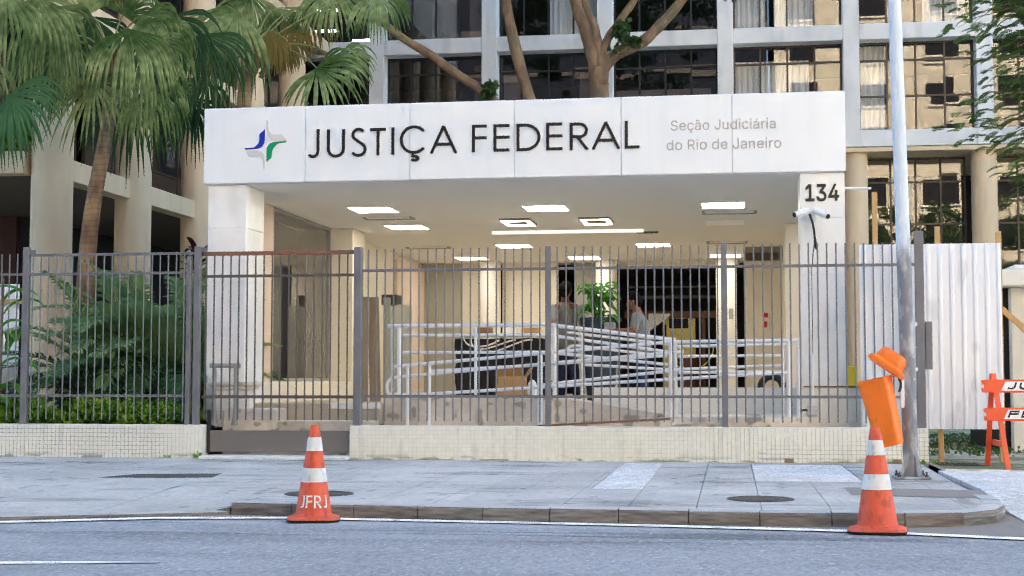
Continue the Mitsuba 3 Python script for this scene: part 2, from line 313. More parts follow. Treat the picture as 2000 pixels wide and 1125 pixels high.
part(side, 'mosaic_inlay', apron(m.subdivide_to_size(.5)), 'mosaic_stone', label='white mosaic crossover right of the kerb end')
part(side, 'slab', sheet(Polygon([(1.0, 12.75), (2.14, 12.55), (2.17, 13.45), (1.0, 13.65)]), .004), 'dirty_gutter', label='dark worn slab by the kerb end')
part(side, 'patch', sheet(Polygon([(-6.27, 13.95), (-6.1, 14.5), (-5.7, 14.62), (-5.25, 14.72), (-5.14, 14.1), (-5.6, 13.98)]), .003), 'iron', label='dark asphalt patch in the left pavement')
# kerb stones
def along(path, step):
    ls = LineString(path); n = max(1, round(ls.length / step)); return [np.array(ls.interpolate(d).coords[0]) for d in np.linspace(0, ls.length, n + 1)]
kerb = numbered('kerb'); mark(kerb, kind='structure')
def stone(p, q, top, wdt, rg):
    d = q - p; L = np.linalg.norm(d); d /= L; nn = np.array([-d[1], d[0]]); p = p + d * .0035; q = q - d * .0035
    dz = rg.uniform(-.004, .004); off = rg.uniform(-.004, .004); P3 = []
    for s in (p, q):
        for o, z in ((0, -.2), (0.0, top - .022), (.008, top - .006), (.024, top), (wdt, top), (wdt, -.2)):
            e = s + nn * (o + off); P3.append([e[0], e[1], z + dz * (z > -.1)])
    return trimesh.convex.convex_hull(np.array(P3))
pts = along(KERB[:5], .53) + along(KERB[4:], .42)[1:]
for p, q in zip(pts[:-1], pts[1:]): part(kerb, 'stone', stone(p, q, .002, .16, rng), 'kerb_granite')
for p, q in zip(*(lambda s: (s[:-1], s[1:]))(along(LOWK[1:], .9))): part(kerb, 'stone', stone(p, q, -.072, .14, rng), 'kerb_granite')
# manhole covers and pole bolts
def manhole(x, y, r, label):
    k = thing('manhole_cover', label, 'manhole cover')
    part(k, 'rim', lathe([(r - .03, .0), (r - .03, .008), (r, .008), (r + .005, .0)], 40, (x, y, .001)), 'iron', True)
    rings = [lathe([(0, 0), (r - .036, 0), (r - .036, .004), (0, .004)], 40, (x, y, .002))]
    for a in np.linspace(0, np.pi * 2, 18, endpoint=False):
        for rr in (.08, .15, .22): rings.append(bx(x + rr * math.cos(a) - .012, x + rr * math.cos(a) + .012, y + rr * math.sin(a) - .012, y + rr * math.sin(a) + .012, .005, .009))
    part(k, 'lid', cat(rings), 'iron')
manhole(.23, 12.2, .27, 'round iron manhole cover in the pavement left of the right cone')
manhole(-3.49, 12.2, .29, 'round iron manhole cover behind the cone lettered in white')

# ------------------------------------------------------------ low boundary walls
def lowwall(x0, x1, label):
    k = thing('boundary_wall', label, 'wall')
    part(k, 'wall_body', bx(x0, x1, 17.6, 17.82, -.05, .405, c=.008), 'mosaic_tile')
    part(k, 'coping', bx(x0 + .002, x1 - .002, 17.603, 17.83, .4055, .414), 'light_stone')
lowwall(-12.5, -6.55, 'low cream mosaic tiled wall under the fence with the planted bed')
lowwall(-4.655, 2.265, 'long low cream tiled wall in front of the ramp railings')
solo('planting_bed', bx(-12.5, -6.75, 17.83, 22.5, -.01, .36), 'soil', kind='structure')

# ------------------------------------------------------------ fences and gate
PICK = {}
def picket(h, r=.0095):
    key = (round(h, 3), r)
    if key not in PICK:
        m = cat([trimesh.creation.cylinder(r, h, sections=8)]); m.apply_translation([0, 0, h / 2]); PICK[key] = mikit.ply(m, 'fence_paint', smooth=40)
    return PICK[key]
def fence(label, x0, x1, posts, z0=.47, z1=2.60, rails=(.775, 2.335), Y=17.71, step=.1075, first=None):
    k = thing('picket_fence', label, 'fence')
    for x, w, zt in posts: part(k, 'post', bx(x - w / 2, x + w / 2, Y - .035, Y + .035, .41, zt, c=.005), 'fence_paint')
    for z in rails: part(k, 'rail', bx(x0, x1, Y - .012, Y + .012, z - .017, z + .017, c=.003), 'fence_paint')
    x = x0 + .06 if first is None else first
    while x < x1 - .03:
        if all(abs(x - p[0]) > p[1] / 2 + .015 for p in posts): share(k, 'picket', picket(z1 - z0), T().translate([x, Y - .0215 + .0015 * math.sin(x * 37), z0 + .004 * math.sin(x * 91)]))
        x += step
    return k
f1 = fence('grey metal picket fence in front of the dark palm and ivy', -11.4, -6.79, [(-8.985, .085, 2.69), (-6.785, .055, 2.55), (-6.675, .082, 2.665)], first=-11.36)
part(f1, 'top_bar', bx(-8.94, -6.72, 17.70, 17.72, 2.565, 2.60), 'fence_paint')
for x in (-8.94, -6.63): part(f1, 'latch_bracket', bx(x, x + .07, 17.69, 17.725, 2.60, 2.65), 'fence_paint')
f2 = fence('grey metal picket fence standing on the wall in front of the ramp', -4.53, 2.2, [(-2.20, .068, 2.61), (-.072, .072, 2.62), (2.205, .10, 2.73)], first=-4.45)
part(f2, 'lock_box', bx(2.262, 2.34, 17.68, 17.75, 1.10, 1.66, c=.006), 'fence_paint')
part(f2, 'wire_loop', tube(spline([(2.16, 17.66, 1.62), (2.10, 17.66, 1.55), (2.09, 17.66, 1.45), (2.13, 17.66, 1.37), (2.16, 17.66, 1.35)], 12), .006, 6), 'galvanised', True)
for z in (1.63, 1.10): part(f2, 'hinge_pin', lathe([(0, -.02), (.02, -.02), (.02, .02), (0, .02)], 12, (2.15, 17.68, z)), 'galvanised', 40)
g = thing('sliding_gate', 'tall sliding gate with rusty top rail and solid plate at its foot', 'gate')
part(g, 'gate_post', bx(-4.63, -4.535, 17.66, 17.78, .06, 2.63, c=.006), 'fence_paint')
part(g, 'top_rail', bx(-6.62, -4.64, 17.735, 17.775, 2.55, 2.60, c=.004), 'rust_paint', label='rusty brown top rail')
part(g, 'rail', bx(-6.62, -4.64, 17.74, 17.765, 2.27, 2.305), 'gate_bar'); part(g, 'rail', bx(-6.62, -4.64, 17.74, 17.765, .745, .785), 'gate_bar')
part(g, 'kick_plate', bx(-6.52, -4.66, 17.745, 17.76, .075, .345, c=.004), 'gate_plate', label='solid brown plate at the gate foot')
part(g, 'end_stile', bx(-6.535, -6.50, 17.73, 17.785, .06, .60), 'black_rubber')
pk = mikit.ply(bx(-.008, .008, -.008, .008, 0, 1), 'gate_bar')
for i in range(18): share(g, 'picket', pk, T().translate([-6.57 + i * .1085, 17.727, .475]).scale([1, 1, 2.08]))
solo('gate_threshold', bx(-6.54, -4.66, 17.45, 17.95, -.03, .035, c=.01), 'light_stone', 'pale stone threshold strip under the sliding gate', 'threshold')

# ------------------------------------------------------------ the entrance portico
po = thing('entrance_portico', 'wide white entrance portico with lettered fascia and lit hall', 'building')
seams = [-6.953, -5.551, -4.136, -2.752, -1.365, .043, 1.452]
for i, (a, b) in enumerate(zip(seams[:-1], seams[1:])):
    part(po, 'fascia_panel', bx(a + .004, b - .004, 18.60 + .0015 * (i % 2), 18.65, 3.592, 4.605, c=.006), 'fascia_panel_paint')
part(po, 'roof', bx(seams[0] + .01, seams[-1] - .01, 18.652, 33.6, 3.64, 4.58), 'facade_concrete')
part(po, 'ceiling', bx(-6.93, 1.43, 18.66, 32.6, 3.58, 3.637), 'ceiling_white')
def pillar(x0, x1, y0, y1, zb, zs):
    k = part(po, 'pillar', bx(x0 + .02, x1 - .02, y0 + .02, y1 - .02, zb, 3.578), 'light_stone')
    zs = [zb] + [z for z in zs if z > zb + .2] + [3.577]
    for a, b in zip(zs[:-1], zs[1:]):
        part(k, 'stone_panel', bx(x0, x1, y0, y0 + .0195, a + .002, b - .002, c=.003), 'marble')
        for xs, xe in ((x0, x0 + .0195), (x1 - .0195, x1)): part(k, 'stone_panel', bx(xs, xe, y0 + .020, y1, a + .002, b - .002, c=.003), 'marble')
pillar(-6.90, -6.375, 18.66, 19.42, .42, [.87, 1.58, 2.29, 3.0])
pillar(.885, 1.433, 18.66, 19.3, .89, [1.59, 2.30, 3.01])
part(po, 'floor', cat([bx(-6.8, 1.05, 19.76, 33, .4, .67), bx(-6.8, -4.52, 18.62, 19.755, .4, .67)]), 'floor_stone')
part(po, 'step', bx(-5.76, -4.53, 18.2, 18.615, -.02, .455, c=.01), 'old_marble'); part(po, 'step', bx(-6.45, -5.765, 18.04, 18.615, -.02, .61, c=.02), 'old_marble')
part(po, 'step', bx(-5.2, -4.515, 18.585, 18.63, .60, .682, c=.006), 'light_stone', label='pale nosing of the top step')
# left flank of the hall: sill, glazing, piers
part(po, 'sill', bx(-6.84, -6.36, 19.44, 24.28, .40, .955, c=.01), 'hall_wall')
gw = part(po, 'glazed_wall', cat([bx(-6.83, -6.77, y, y + .06, .958, 3.57) for y in (21.06, 24.2)] + [bx(-6.83, -6.77, 21.06, 24.26, z, z + .05) for z in (.958, 3.52)]), 'glazing_grey')
for y0, y1 in ((21.12, 22.68), (22.69, 24.2)):
    part(gw, 'pane', trimesh.Trimesh([(-6.80, y0, 1.008), (-6.80, y1, 1.008), (-6.80, y1, 3.52), (-6.80, y0, 3.52)], [[0, 2, 1], [0, 3, 2]], process=False), 'pane_glass')
part(po, 'side_room', cat([bx(-7.42, -7.36, 20.2, 24.3, .6, 3.56), bx(-7.35, -6.85, 24.22, 24.29, .6, 3.56), bx(-7.35, -6.86, 20.2, 20.28, .6, 3.56), bx(-7.35, -6.86, 20.3, 24.2, 3.56, 3.575), bx(-7.35, -6.86, 20.3, 24.2, .6, .66)]), 'side_room_grey')
part(po, 'jamb', bx(-6.84, -6.76, 20.4, 21.05, .958, 3.57), 'pink_panel')
part(po, 'pier', bx(-6.85, -6.39, 24.3, 25.12, .67, 3.577, c=.008), 'hall_wall')
part(po, 'pier', bx(-6.85, -6.62, 25.6, 26.1, .67, 3.577, c=.008), 'hall_wall')
part(po, 'hall_wall', bx(-6.98, -6.82, 25.13, 32.6, .67, 3.578), 'hall_wall')
part(po, 'panel', bx(-6.818, -6.74, 29.2, 31.9, .67, 3.45), 'pink_panel', label='pinkish panel on the left hall wall')
# right flank
part(po, 'pier', bx(.90, 1.5, 24.6, 25.2, .67, 3.578, c=.008), 'hall_wall'); part(po, 'hall_wall', bx(1.02, 1.16, 25.21, 32.6, .67, 3.578), 'hall_wall')
# back wall, seen between the pickets
Yb = 32.0
def back(name, a, b, z0, z1, m, y=Yb, d=.15, **k): return part(po, name, bx(a, b, y, y + d, z0, z1), m, **k)
back('hall_wall', -7.0, -5.95, .67, 3.578, 'door_grey', label='grey green door leaf at the back of the hall')
back('hall_wall', -5.94, -5.40, .67, 3.578, 'hall_wall', y=32.1)
part(po, 'hall_column', lathe([(0, .67), (.235, .67), (.235, 3.577), (0, 3.577)], 32, (-5.22, 31.7, 0)), 'light_stone', 40)
back('hall_wall', -5.0, -3.76, .67, 3.578, 'hall_wall')
back('hall_wall', -3.43, -2.90, .67, 3.578, 'door_grey', y=32.3)
part(po, 'hall_column', lathe([(0, .67), (.235, .67), (.235, 3.577), (0, 3.577)], 32, (-2.66, 31.7, 0)), 'light_stone', 40)
back('lintel', -2.40, .2, 3.42, 3.578, 'hall_wall')
part(po, 'hall_column', bx(-.30, .14, 31.5, 31.9, .67, 3.578, c=.01), 'light_stone'); 
kw = part(po, 'back_partition', bx(.29, 1.02, 28.9, 29.05, .67, 3.30), 'hall_wall'); 
for i in range(4): part(kw, 'vent_slot', bx(.30 + i * .165, .44 + i * .165, 28.86, 28.898, 3.32, 3.46), 'blind_brown')
part(kw, 'header', bx(.29, 1.02, 28.9, 29.05, 3.302, 3.577), 'door_grey')
part(po, 'lobby_shell', cat([bx(-7, 1.2, 39, 39.2, .5, 3.9), bx(-7.2, -7.0, 32.6, 39, .5, 3.9), bx(1.2, 1.4, 32.6, 39, .5, 3.9), bx(-7, 1.2, 33.65, 39, 3.6, 3.8), bx(-7, 1.2, 33.0, 39, .45, .668)]), 'lobby_dark')
# grey service plate and red fire sign
part(po, 'switch_plate', bx(-.03, .06, 31.485, 31.498, 2.28, 2.5), 'grey_plate')
fs = thing('fire_sign', 'small red fire equipment sign on the beige partition', 'sign')
part(fs, 'plate', bx(.62, .74, 28.885, 28.899, 1.98, 2.30), 'white_paint'); part(fs, 'symbol', bx(.63, .73, 28.880, 28.8845, 2.19, 2.285), 'red_paint')
part(fs, 'symbol', bx(.65, .71, 28.880, 28.8845, 2.0, 2.12), 'red_paint')

# ramp blocks in front of the portico
rp = thing('access_ramp', 'beige stone access ramp with a turn behind the low wall', 'ramp')
def prism_xz(pts, y0, y1):
    m = trimesh.creation.extrude_polygon(Polygon(pts), y1 - y0, engine='earcut'); return upright(m, 0, y1, 0)
part(rp, 'lower_run', prism_xz([(-4.45, -.05), (-.722, -.05), (-.722, .515), (-4.45, .21)], 17.86, 18.80), 'old_marble')
part(rp, 'landing', bx(-.72, .95, 17.86, 19.72, -.05, .53, c=.006), 'old_marble')
part(rp, 'upper_run', prism_xz([(-4.51, -.05), (-.722, -.05), (-.722, .528), (-2.26, .757), (-4.51, .757)], 18.81, 19.72), 'old_marble')
part(rp, 'plinth', bx(-1.83, .88, 19.73, 19.75, .3, .876), 'light_stone'); part(rp, 'plinth', bx(.84, 2.1, 18.50, 18.655, -.05, .885, c=.006), 'light_stone')
part(rp, 'plinth_cap', bx(.90, 1.78, 18.485, 18.65, .8855, .902), 'brown_panel')
part(rp, 'kerb_edge', prism_xz([(-2.35, .40), (-.73, .495), (-.73, .52), (-2.35, .425)], 17.845, 17.859), 'brown_panel')
part(rp, 'stone_lump', rot(bx(-.05, .09, -.05, .08, 0, .13, c=.03), .4, [0, 0, 1]).apply_translation([.95, 17.95, .53]), 'old_marble', 30)

# ------------------------------------------------------------ steel ramp railings
def railing(label, rails, posts, group='steel railings along the access ramp'):
    k = thing('steel_railing', label, 'railing', group)
    for pts, r in rails: part(k, 'rail', tube(bend(pts, .07), r, 12), 'rail_steel', True)
    for p, q, r in posts:
        part(k, 'post', tube([p, q], r, 12), 'rail_steel', 40)
    return k
r1 = [(-4.18, 17.97, 1.144), (-.755, 17.97, 1.439), (.843, 17.97, 1.457)]
r2 = [(-4.264, 17.97, .81), (-4.278, 17.97, .93), (-4.22, 17.97, 1.0), (-4.114, 17.97, 1.015), (-.712, 17.97, 1.314), (-.563, 17.97, 1.32)]
r3 = [(-4.264, 17.97, .80), (-3.981, 17.97, .785), (-.764, 17.97, .983), (.735, 17.97, 1.069)]
def pst(x, y, a, b, r=.021): return ((x, y, a), (x, y, b), r)
railing('outer steel railing rising to the right along the lower ramp run', [(r1, .022), (r2, .019), (r3, .021)],
        [pst(-4.01, 17.975, .22, 1.135), pst(-3.73, 17.975, .25, 1.16), pst(-2.333, 17.975, .37, 1.29, .032), pst(-.72, 17.975, .51, 1.43, .032), pst(.69, 17.975, .53, 1.44, .032), pst(.81, 17.975, .53, 1.45, .03)])
railing('inner steel railing between the two ramp runs',
        [([(-2.464, 18.72, .905), (-.796, 18.72, 1.088), (-.588, 18.72, 1.12)], .022), ([(-3.89, 18.72, 1.09), (-2.464, 18.72, 1.168), (-.794, 18.72, 1.289)], .02), ([(-.677, 18.72, 1.40), (.751, 18.72, 1.427)], .02),
         ([(-.66, 18.72, 1.276), (.655, 18.72, 1.286)], .018), ([(-.66, 18.72, 1.068), (.652, 18.72, 1.08)], .02)],
        [pst(-2.45, 18.72, .40, 1.17), pst(-.62, 18.72, .53, 1.40), pst(.645, 18.72, .53, 1.425)])
railing('upper steel railing with a level stretch at its left end',
        [([(-4.473, 18.86, 1.686), (-2.361, 18.86, 1.694), (-.694, 18.86, 1.488)], .027), ([(-4.286, 18.86, 1.563), (-2.361, 18.86, 1.561), (-.761, 18.86, 1.331)], .021), ([(-4.285, 18.86, 1.337), (-2.361, 18.86, 1.335), (-.801, 18.86, 1.174)], .021)],
        [pst(-4.41, 18.865, .76, 1.67), pst(-4.32, 18.865, .76, 1.67, .03), pst(-3.30, 18.865, .76, 1.67), pst(-2.26, 18.865, .74, 1.67, .03), pst(-.70, 18.865, .53, 1.47)])
railing('rear steel railing behind the sloping upper run, next to the hall',
        [([(-2.203, 19.66, 1.62), (-.724, 19.66, 1.442)], .02), ([(-2.183, 19.66, 1.378), (-2.155, 19.66, 1.426), (-2.064, 19.66, 1.44), (-.861, 19.66, 1.292)], .02), ([(-1.996, 19.66, 1.184), (-.795, 19.66, 1.114), (.66, 19.66, 1.17)], .02)],
        [pst(-1.974, 19.665, .74, 1.58), pst(-.75, 19.665, .56, 1.44)])

# ------------------------------------------------------------ ceiling lamps and ceiling fittings (hang from the portico ceiling)
def emit(v): return {'type': 'area', 'radiance': {'type': 'rgb', 'value': [v * 1.0, v * .95, v * .82]}}
def ceiling_light(x, y, label, w=.66, d=.72, lit=True):
    k = thing('ceiling_light', label, 'ceiling light', 'square ceiling lights of the portico')
    fr = cat([bx(x - w / 2, x + w / 2, y - d / 2, y - d / 2 + .018, 3.560, 3.579), bx(x - w / 2, x + w / 2, y + d / 2 - .018, y + d / 2, 3.560, 3.579), bx(x - w / 2, x - w / 2 + .018, y - d / 2 + .018, y + d / 2 - .018, 3.560, 3.579), bx(x + w / 2 - .018, x + w / 2, y - d / 2 + .018, y + d / 2 - .018, 3.560, 3.579)])
    part(k, 'frame', fr, 'white_paint')
    q = bx(x - w / 2 + .019, x + w / 2 - .019, y - d / 2 + .019, y + d / 2 - .019, 3.556, 3.572)
    if lit: part(k, 'diffuser', q, 'white_paint', emitter=emit(LAMP))
    else: part(k, 'diffuser', q, 'white_paint', label='unlit diffuser')
LAMP = 1.12
for x, y, l in ((-5.36, 21.6, 'lit square ceiling light nearest the left pillar'), (-2.74, 21.79, 'lit square ceiling light in the middle of the front row'), (-.09, 21.8, 'lit square ceiling light in front of the unlit one'),
                (-5.41, 24.15, 'lit square ceiling light behind the one by the left pillar'), (-4.12, 27.88, 'lit square ceiling light left of centre behind the pale strip'), (-1.45, 28.06, 'lit square ceiling light right of centre behind the pale strip'),
                (-5.43, 30.56, 'lit square ceiling light farthest back on the left'), (-3.05, 30.78, 'lit square ceiling light farthest back in the middle'), (-.09, 30.71, 'lit square ceiling light farthest back on the right')):
    ceiling_light(x, y, l)
ceiling_light(-.08, 24.29, 'unlit square ceiling light behind a lit one', w=.62, d=.6, lit=False)
for x, l in ((-3.43, 'small ring shaped ceiling lamp left of the other ring lamp'), (-2.14, 'small ring shaped ceiling lamp right of the other ring lamp')):
    k = thing('ring_lamp', l, 'ceiling light', 'two ring lamps in front of the pale strip')
    y, w, d = 23.65, .46, .84
    part(k, 'housing', bx(x - w / 2 - .02, x + w / 2 + .02, y - d / 2 - .02, y + d / 2 + .02, 3.552, 3.579), 'board_brown')
    part(k, 'diffuser', cat([bx(x - w / 2, x + w / 2, y + s * d / 2 - .06, y + s * d / 2 + .06, 3.535, 3.551) for s in (-.8, .8)] + [bx(x + s * w / 2 - .03, x + s * w / 2 + .03, y - d / 2 + .145, y + d / 2 - .145, 3.535, 3.551) for s in (-.86, .86)]), 'white_paint', emitter=emit(.5))
solo('ceiling_strip', bx(-4.12, -1.47, 25.16, 25.24, 3.525, 3.579, c=.006), 'white_paint', 'long thin lit pale strip fixed across the portico ceiling', 'ceiling strip', emitter=emit(.045))
solo('ceiling_slot', bx(-1.62, -1.24, 25.6, 25.72, 3.555, 3.579), 'dark_metal', 'short dark slot diffuser beside the pale ceiling strip', 'vent')
for x, y, w, l in ((-5.4, 22.96, .80, 'thin grey ceiling vent frame between two lights on the left'), (0.0, 22.96, .84, 'thin grey ceiling vent frame beside the unlit light'), (-5.84, 28.18, .86, 'grey ceiling vent frame deep in the hall on the left'), (-.05, 27.95, .76, 'grey ceiling vent frame deep in the hall on the right')):
    k = thing('ceiling_vent', l, 'vent', 'ceiling vents of the portico')
    part(k, 'frame', cat([bx(x - w / 2, x + w / 2, y - .04, y, 3.555, 3.579), bx(x - w / 2, x - w / 2 + .04, y - .3, y - .041, 3.55, 3.579), bx(x + w / 2 - .04, x + w / 2, y - .3, y - .041, 3.55, 3.579)]), 'door_grey')
    part(k, 'grille', bx(x - w / 2 + .045, x + w / 2 - .045, y - .29, y - .045, 3.568, 3.579), 'ceiling_white')

# ------------------------------------------------------------ lettering and emblem on the fascia
def arc(cx, cy, rx, ry, a0, a1, n=20):
    t = np.radians(np.linspace(a0, a1, n)); return [(cx + rx * math.cos(q), cy + ry * math.sin(q)) for q in t]
def glyph(ch, x0, z0, x1, z1, w):
    """a thin geometric capital as a shapely shape inside the given box"""
    h = w / 2; l, r, b, t = x0 + h, x1 - h, z0, z1; W = r - l; H = t - b; mz = b + H * .52
    S = []
    if ch == 'J': S = [[(r, t), (r, b + H * .26)] + arc((l + r) / 2 + W * .03, b + H * .26, W * .47, H * .26 - h, 0, -140)]
    elif ch == 'U': S = [[(l, t), (l, b + W * .5)] + arc((l + r) / 2, b + W * .5 + h * .3, W / 2, W / 2 - h * .4, 180, 360) + [(r, t)]]
    elif ch == 'S': S = [arc((l + r) / 2, t - H * .245, W * .40, H * .245 - h, 35, 210, 18) + [((l + r) / 2, b + H * .52)] + arc((l + r) / 2, b + H * .255, W * .47, H * .265 - h, 50, -150, 20)]
    elif ch == 'T': S = [[(x0, t - h), (x1, t - h)], [((l + r) / 2, t), ((l + r) / 2, b)]]
    elif ch == 'I': S = [[((l + r) / 2, b), ((l + r) / 2, t)]]
    elif ch in 'CÇ':
        cy = (b + t) / 2; R = min(W / 2 * 1.08, H / 2 - h); S = [arc(l + R, cy, R, H / 2 - h, 40, 320, 34)]
        if ch == 'Ç': S += [[(l + R * .95, b + h), (l + R * .9, b - H * .075), (l + R * 1.15, b - H * .09)] + arc(l + R * 1.05, b - H * .15, W * .14, H * .07, 70, -150, 10)]
    elif ch == 'A': S = [[(x0 + h * .6, b), ((l + r) / 2, t - h * .5), (x1 - h * .6, b)], [(l + W * .2, b + H * .33), (r - W * .2, b + H * .33)]]
    elif ch == 'F': S = [[(l, b), (l, t)], [(l, t - h), (x1, t - h)], [(l, mz), (x1, mz)]]
    elif ch == 'E': S = [[(l, b), (l, t)], [(l, t - h), (x1, t - h)], [(l, mz), (x1, mz)], [(l, b + h), (x1, b + h)]]
    elif ch == 'L': S = [[(l, t), (l, b)], [(l, b + h), (x1, b + h)]]
    elif ch == 'D': S = [[(l, b), (l, t)], [(l, t - h), (l + W * .35, t - h)] + arc(l + W * .35, (b + t) / 2, W * .65, H / 2 - h, 90, -90) + [(l, b + h)]]
    elif ch == 'R':
        R = H * .25; S = [[(l, b), (l, t)], [(l, t - h), (r - R, t - h)] + arc(r - R, t - h - R + h * .3, R, R - h * .3, 90, -90) + [(l, t - 2 * R)], [(l + W * .38, t - 2 * R), (x1 - h * .4, b)]]
    g = unary_union([LineString(s).buffer(h, cap_style=2, join_style=1) for s in S])
    if ch == 'A': g = g.intersection(sbox(x0 - 1, b, x1 + 1, t))
    if ch == 'R': g = g.intersection(sbox(x0 - 1, b, x1 + 1, t))
    return g
sl = thing('sign_lettering', 'large black JUSTIÇA FEDERAL lettering on the white fascia', 'sign')
for ch, x0, z0, x1, z1 in (('J', -5.535, 3.903, -5.352, 4.288), ('U', -5.248, 3.91, -5.005, 4.279), ('S', -4.935, 3.91, -4.706, 4.292), ('T', -4.663, 3.924, -4.452, 4.282), ('I', -4.378, 3.924, -4.338, 4.285), ('Ç', -4.264, 3.928, -3.89, 4.305), ('A', -3.858, 3.926, -3.505, 4.290),
        ('F', -3.303, 3.933, -3.11, 4.291), ('E', -3.02, 3.933, -2.81, 4.29), ('D', -2.718, 3.933, -2.405, 4.288), ('E', -2.331, 3.934, -2.12, 4.292), ('R', -2.025, 3.93, -1.79, 4.285), ('A', -1.735, 3.93, -1.382, 4.288), ('L', -1.315, 3.933, -1.13, 4.289)):
    part(sl, 'letter', upright(ext(glyph(ch, x0, z0, x1, z1, .0375), .016), 0, 18.597, 0), 'letter_black')
def caption(name, text, x0, x1, z, h, y, m, label, bold=False, depth=.006):
    t = meshkit.text_mesh(text, h, depth, bold=bold); b = t.bounds; t.apply_translation([-b[0][0], 0, 0]); t.apply_scale([(x1 - x0) / (b[1][0] - b[0][0]), 1, 1])
    return solo(name, upright(t, x0, y, z), m, label, 'sign')
caption('subtitle_lettering', 'Seção Judiciária', -.73, .589, 4.152, .128, 18.598, 'letter_grey', 'grey lettering Seção Judiciária on the white fascia')
caption('subtitle_lettering', 'do Rio de Janeiro', -.784, .656, 3.902, .128, 18.598, 'letter_grey', 'grey lettering do Rio de Janeiro below the other grey line')
caption('house_number', '134', .948, 1.365, 3.225, .205, 18.657, 'letter_black', 'black house number 134 on the right pillar', bold=True, depth=.012)
em = thing('emblem', 'four pointed star emblem with blue and green blades on the fascia', 'emblem')
def ept(P): return Polygon([(-6.371 + (460 + x / 8.333 - 478) * .00696, 4.423 - (220 + y / 8.333 - 234) * .00672) for x, y in P])
for nm, m, P_ in (('blue_blade', 'logo_blue', [(145, 568), (285, 562), (335, 535), (368, 490), (382, 430), (383, 345), (428, 302), (472, 260), (469, 440), (460, 490), (430, 545), (385, 575), (330, 585), (145, 590)]),
                  ('green_blade', 'logo_green', [(822, 490), (700, 500), (650, 530), (612, 580), (592, 640), (588, 732), (505, 805), (500, 600), (515, 550), (550, 505), (600, 482), (660, 474), (822, 470)]),
                  ('grey_blade', 'logo_grey', [(492, 118), (522, 122), (528, 230), (545, 300), (590, 348), (650, 358), (745, 356), (828, 445), (828, 462), (640, 455), (570, 435), (525, 385), (505, 320)]),
                  ('grey_blade', 'logo_grey', [(145, 603), (345, 608), (420, 635), (465, 690), (482, 760), (478, 917), (448, 917), (442, 790), (420, 735), (370, 706), (205, 702)])):
    part(em, nm, upright(ext(ept(P_), .01), 0, 18.597, 0), m)

# ------------------------------------------------------------ small things on the pillar
sc = thing('security_camera', 'pair of white bullet cameras with black cable on the right pillar', 'camera')
part(sc, 'wall_box', bx(.965, 1.075, 18.56, 18.655, 2.97, 3.06, c=.008), 'white_paint')
part(sc, 'bracket', bx(.93, 1.10, 18.50, 18.56, 3.06, 3.10, c=.008), 'white_paint')
for a, b in (((.965, 18.47, 3.07), (.80, 18.36, 3.02)), ((1.06, 18.47, 3.07), (1.20, 18.33, 2.99))):
    d = np.array(b) - np.array(a)
    cb = part(sc, 'camera_body', tube([a, np.array(a) + .06 * d, np.array(a) + .94 * d, b], [.030, .038, .038, .036], 20), 'white_paint', 40)
    part(cb, 'lens', tube([np.array(b) - .01 * d, np.array(b) + .05 * d], .031, 16), 'black_rubber', 40)
    part(cb, 'sun_shield', tube([np.array(a) + np.array([0, 0, .008]), np.array(a) + .8 * d + np.array([0, 0, .008])], .043, 14, cap=False), 'white_paint', 40)
    part(sc, 'knuckle', trimesh.creation.icosphere(2, .03).apply_translation(np.array(a) + [0, .02, .01]), 'white_paint', True)
part(sc, 'cable', tube(spline([(.99, 18.53, 3.04), (1.02, 18.50, 2.95), (1.05, 18.52, 2.75), (1.075, 18.54, 2.60)], 14), [.014] * 10 + [.018, .02, .02, .014], 8), 'black_rubber', True)
part(sc, 'cable', tube(spline([(1.03, 18.53, 2.9), (1.05, 18.55, 2.72), (1.03, 18.56, 2.55), (1.02, 18.57, 2.40)], 12), .007, 6), 'black_rubber', True)
part(sc, 'cable', tube([(1.01, 18.58, 2.42), (1.004, 18.43, .95), (.998, 18.43, .60)], .005, 5), 'black_rubber')
solo('conduit', tube(bend([(.993, 18.40, 1.30), (.998, 18.40, .56)]), .016, 10), 'white_paint', 'thin white conduit standing in front of the right pillar', 'pipe', smooth=True)
solo('flex_hose', tube(spline([(.82, 17.95, .60), (.88, 17.94, .615), (.94, 17.94, .60), (.985, 17.95, .56)], 12), .014, 8), 'black_rubber', 'short black hose at the foot of the ramp railing', 'hose', smooth=True)
solo('wall_arm', cat([tube([(1.43, 18.85, 3.405), (1.775, 18.83, 3.392)], .016, 10), bx(1.43, 1.445, 18.8, 18.9, 3.35, 3.45)]), 'white_paint', 'thin white arm sticking out right of the pillar', 'bracket')

# ------------------------------------------------------------ hoarding on the right: corrugated sheets, timber studs
def corrugated(x0, x1, y, z0, z1, pitch=.105, dep=.022, th=.002):
    xs, ys = [], []; x = x0; k = 0
    prof = [(0, 0), (.30, 0), (.42, 1), (.62, 1), (.74, 0)]
    while x < x1:
        for u, d in prof:
            if x + u * pitch <= x1: xs.append(x + u * pitch); ys.append(y - d * dep)
        x += pitch
    n = len(xs); v = [(a, b, z) for z in (z0, z1) for a, b in zip(xs, ys)] + [(a, b + th, z) for z in (z0, z1) for a, b in zip(xs, ys)]; f = []
    for i in range(n - 1):
        f += [[i, i + 1, n + i + 1], [i, n + i + 1, n + i], [2 * n + i, 3 * n + i + 1, 2 * n + i + 1], [2 * n + i, 3 * n + i, 3 * n + i + 1]]
        f += [[i, 2 * n + i + 1, i + 1], [i, 2 * n + i, 2 * n + i + 1], [n + i, n + i + 1, 3 * n + i + 1], [n + i, 3 * n + i + 1, 3 * n + i]]
    return trimesh.Trimesh(np.array(v), np.array(f), process=False)
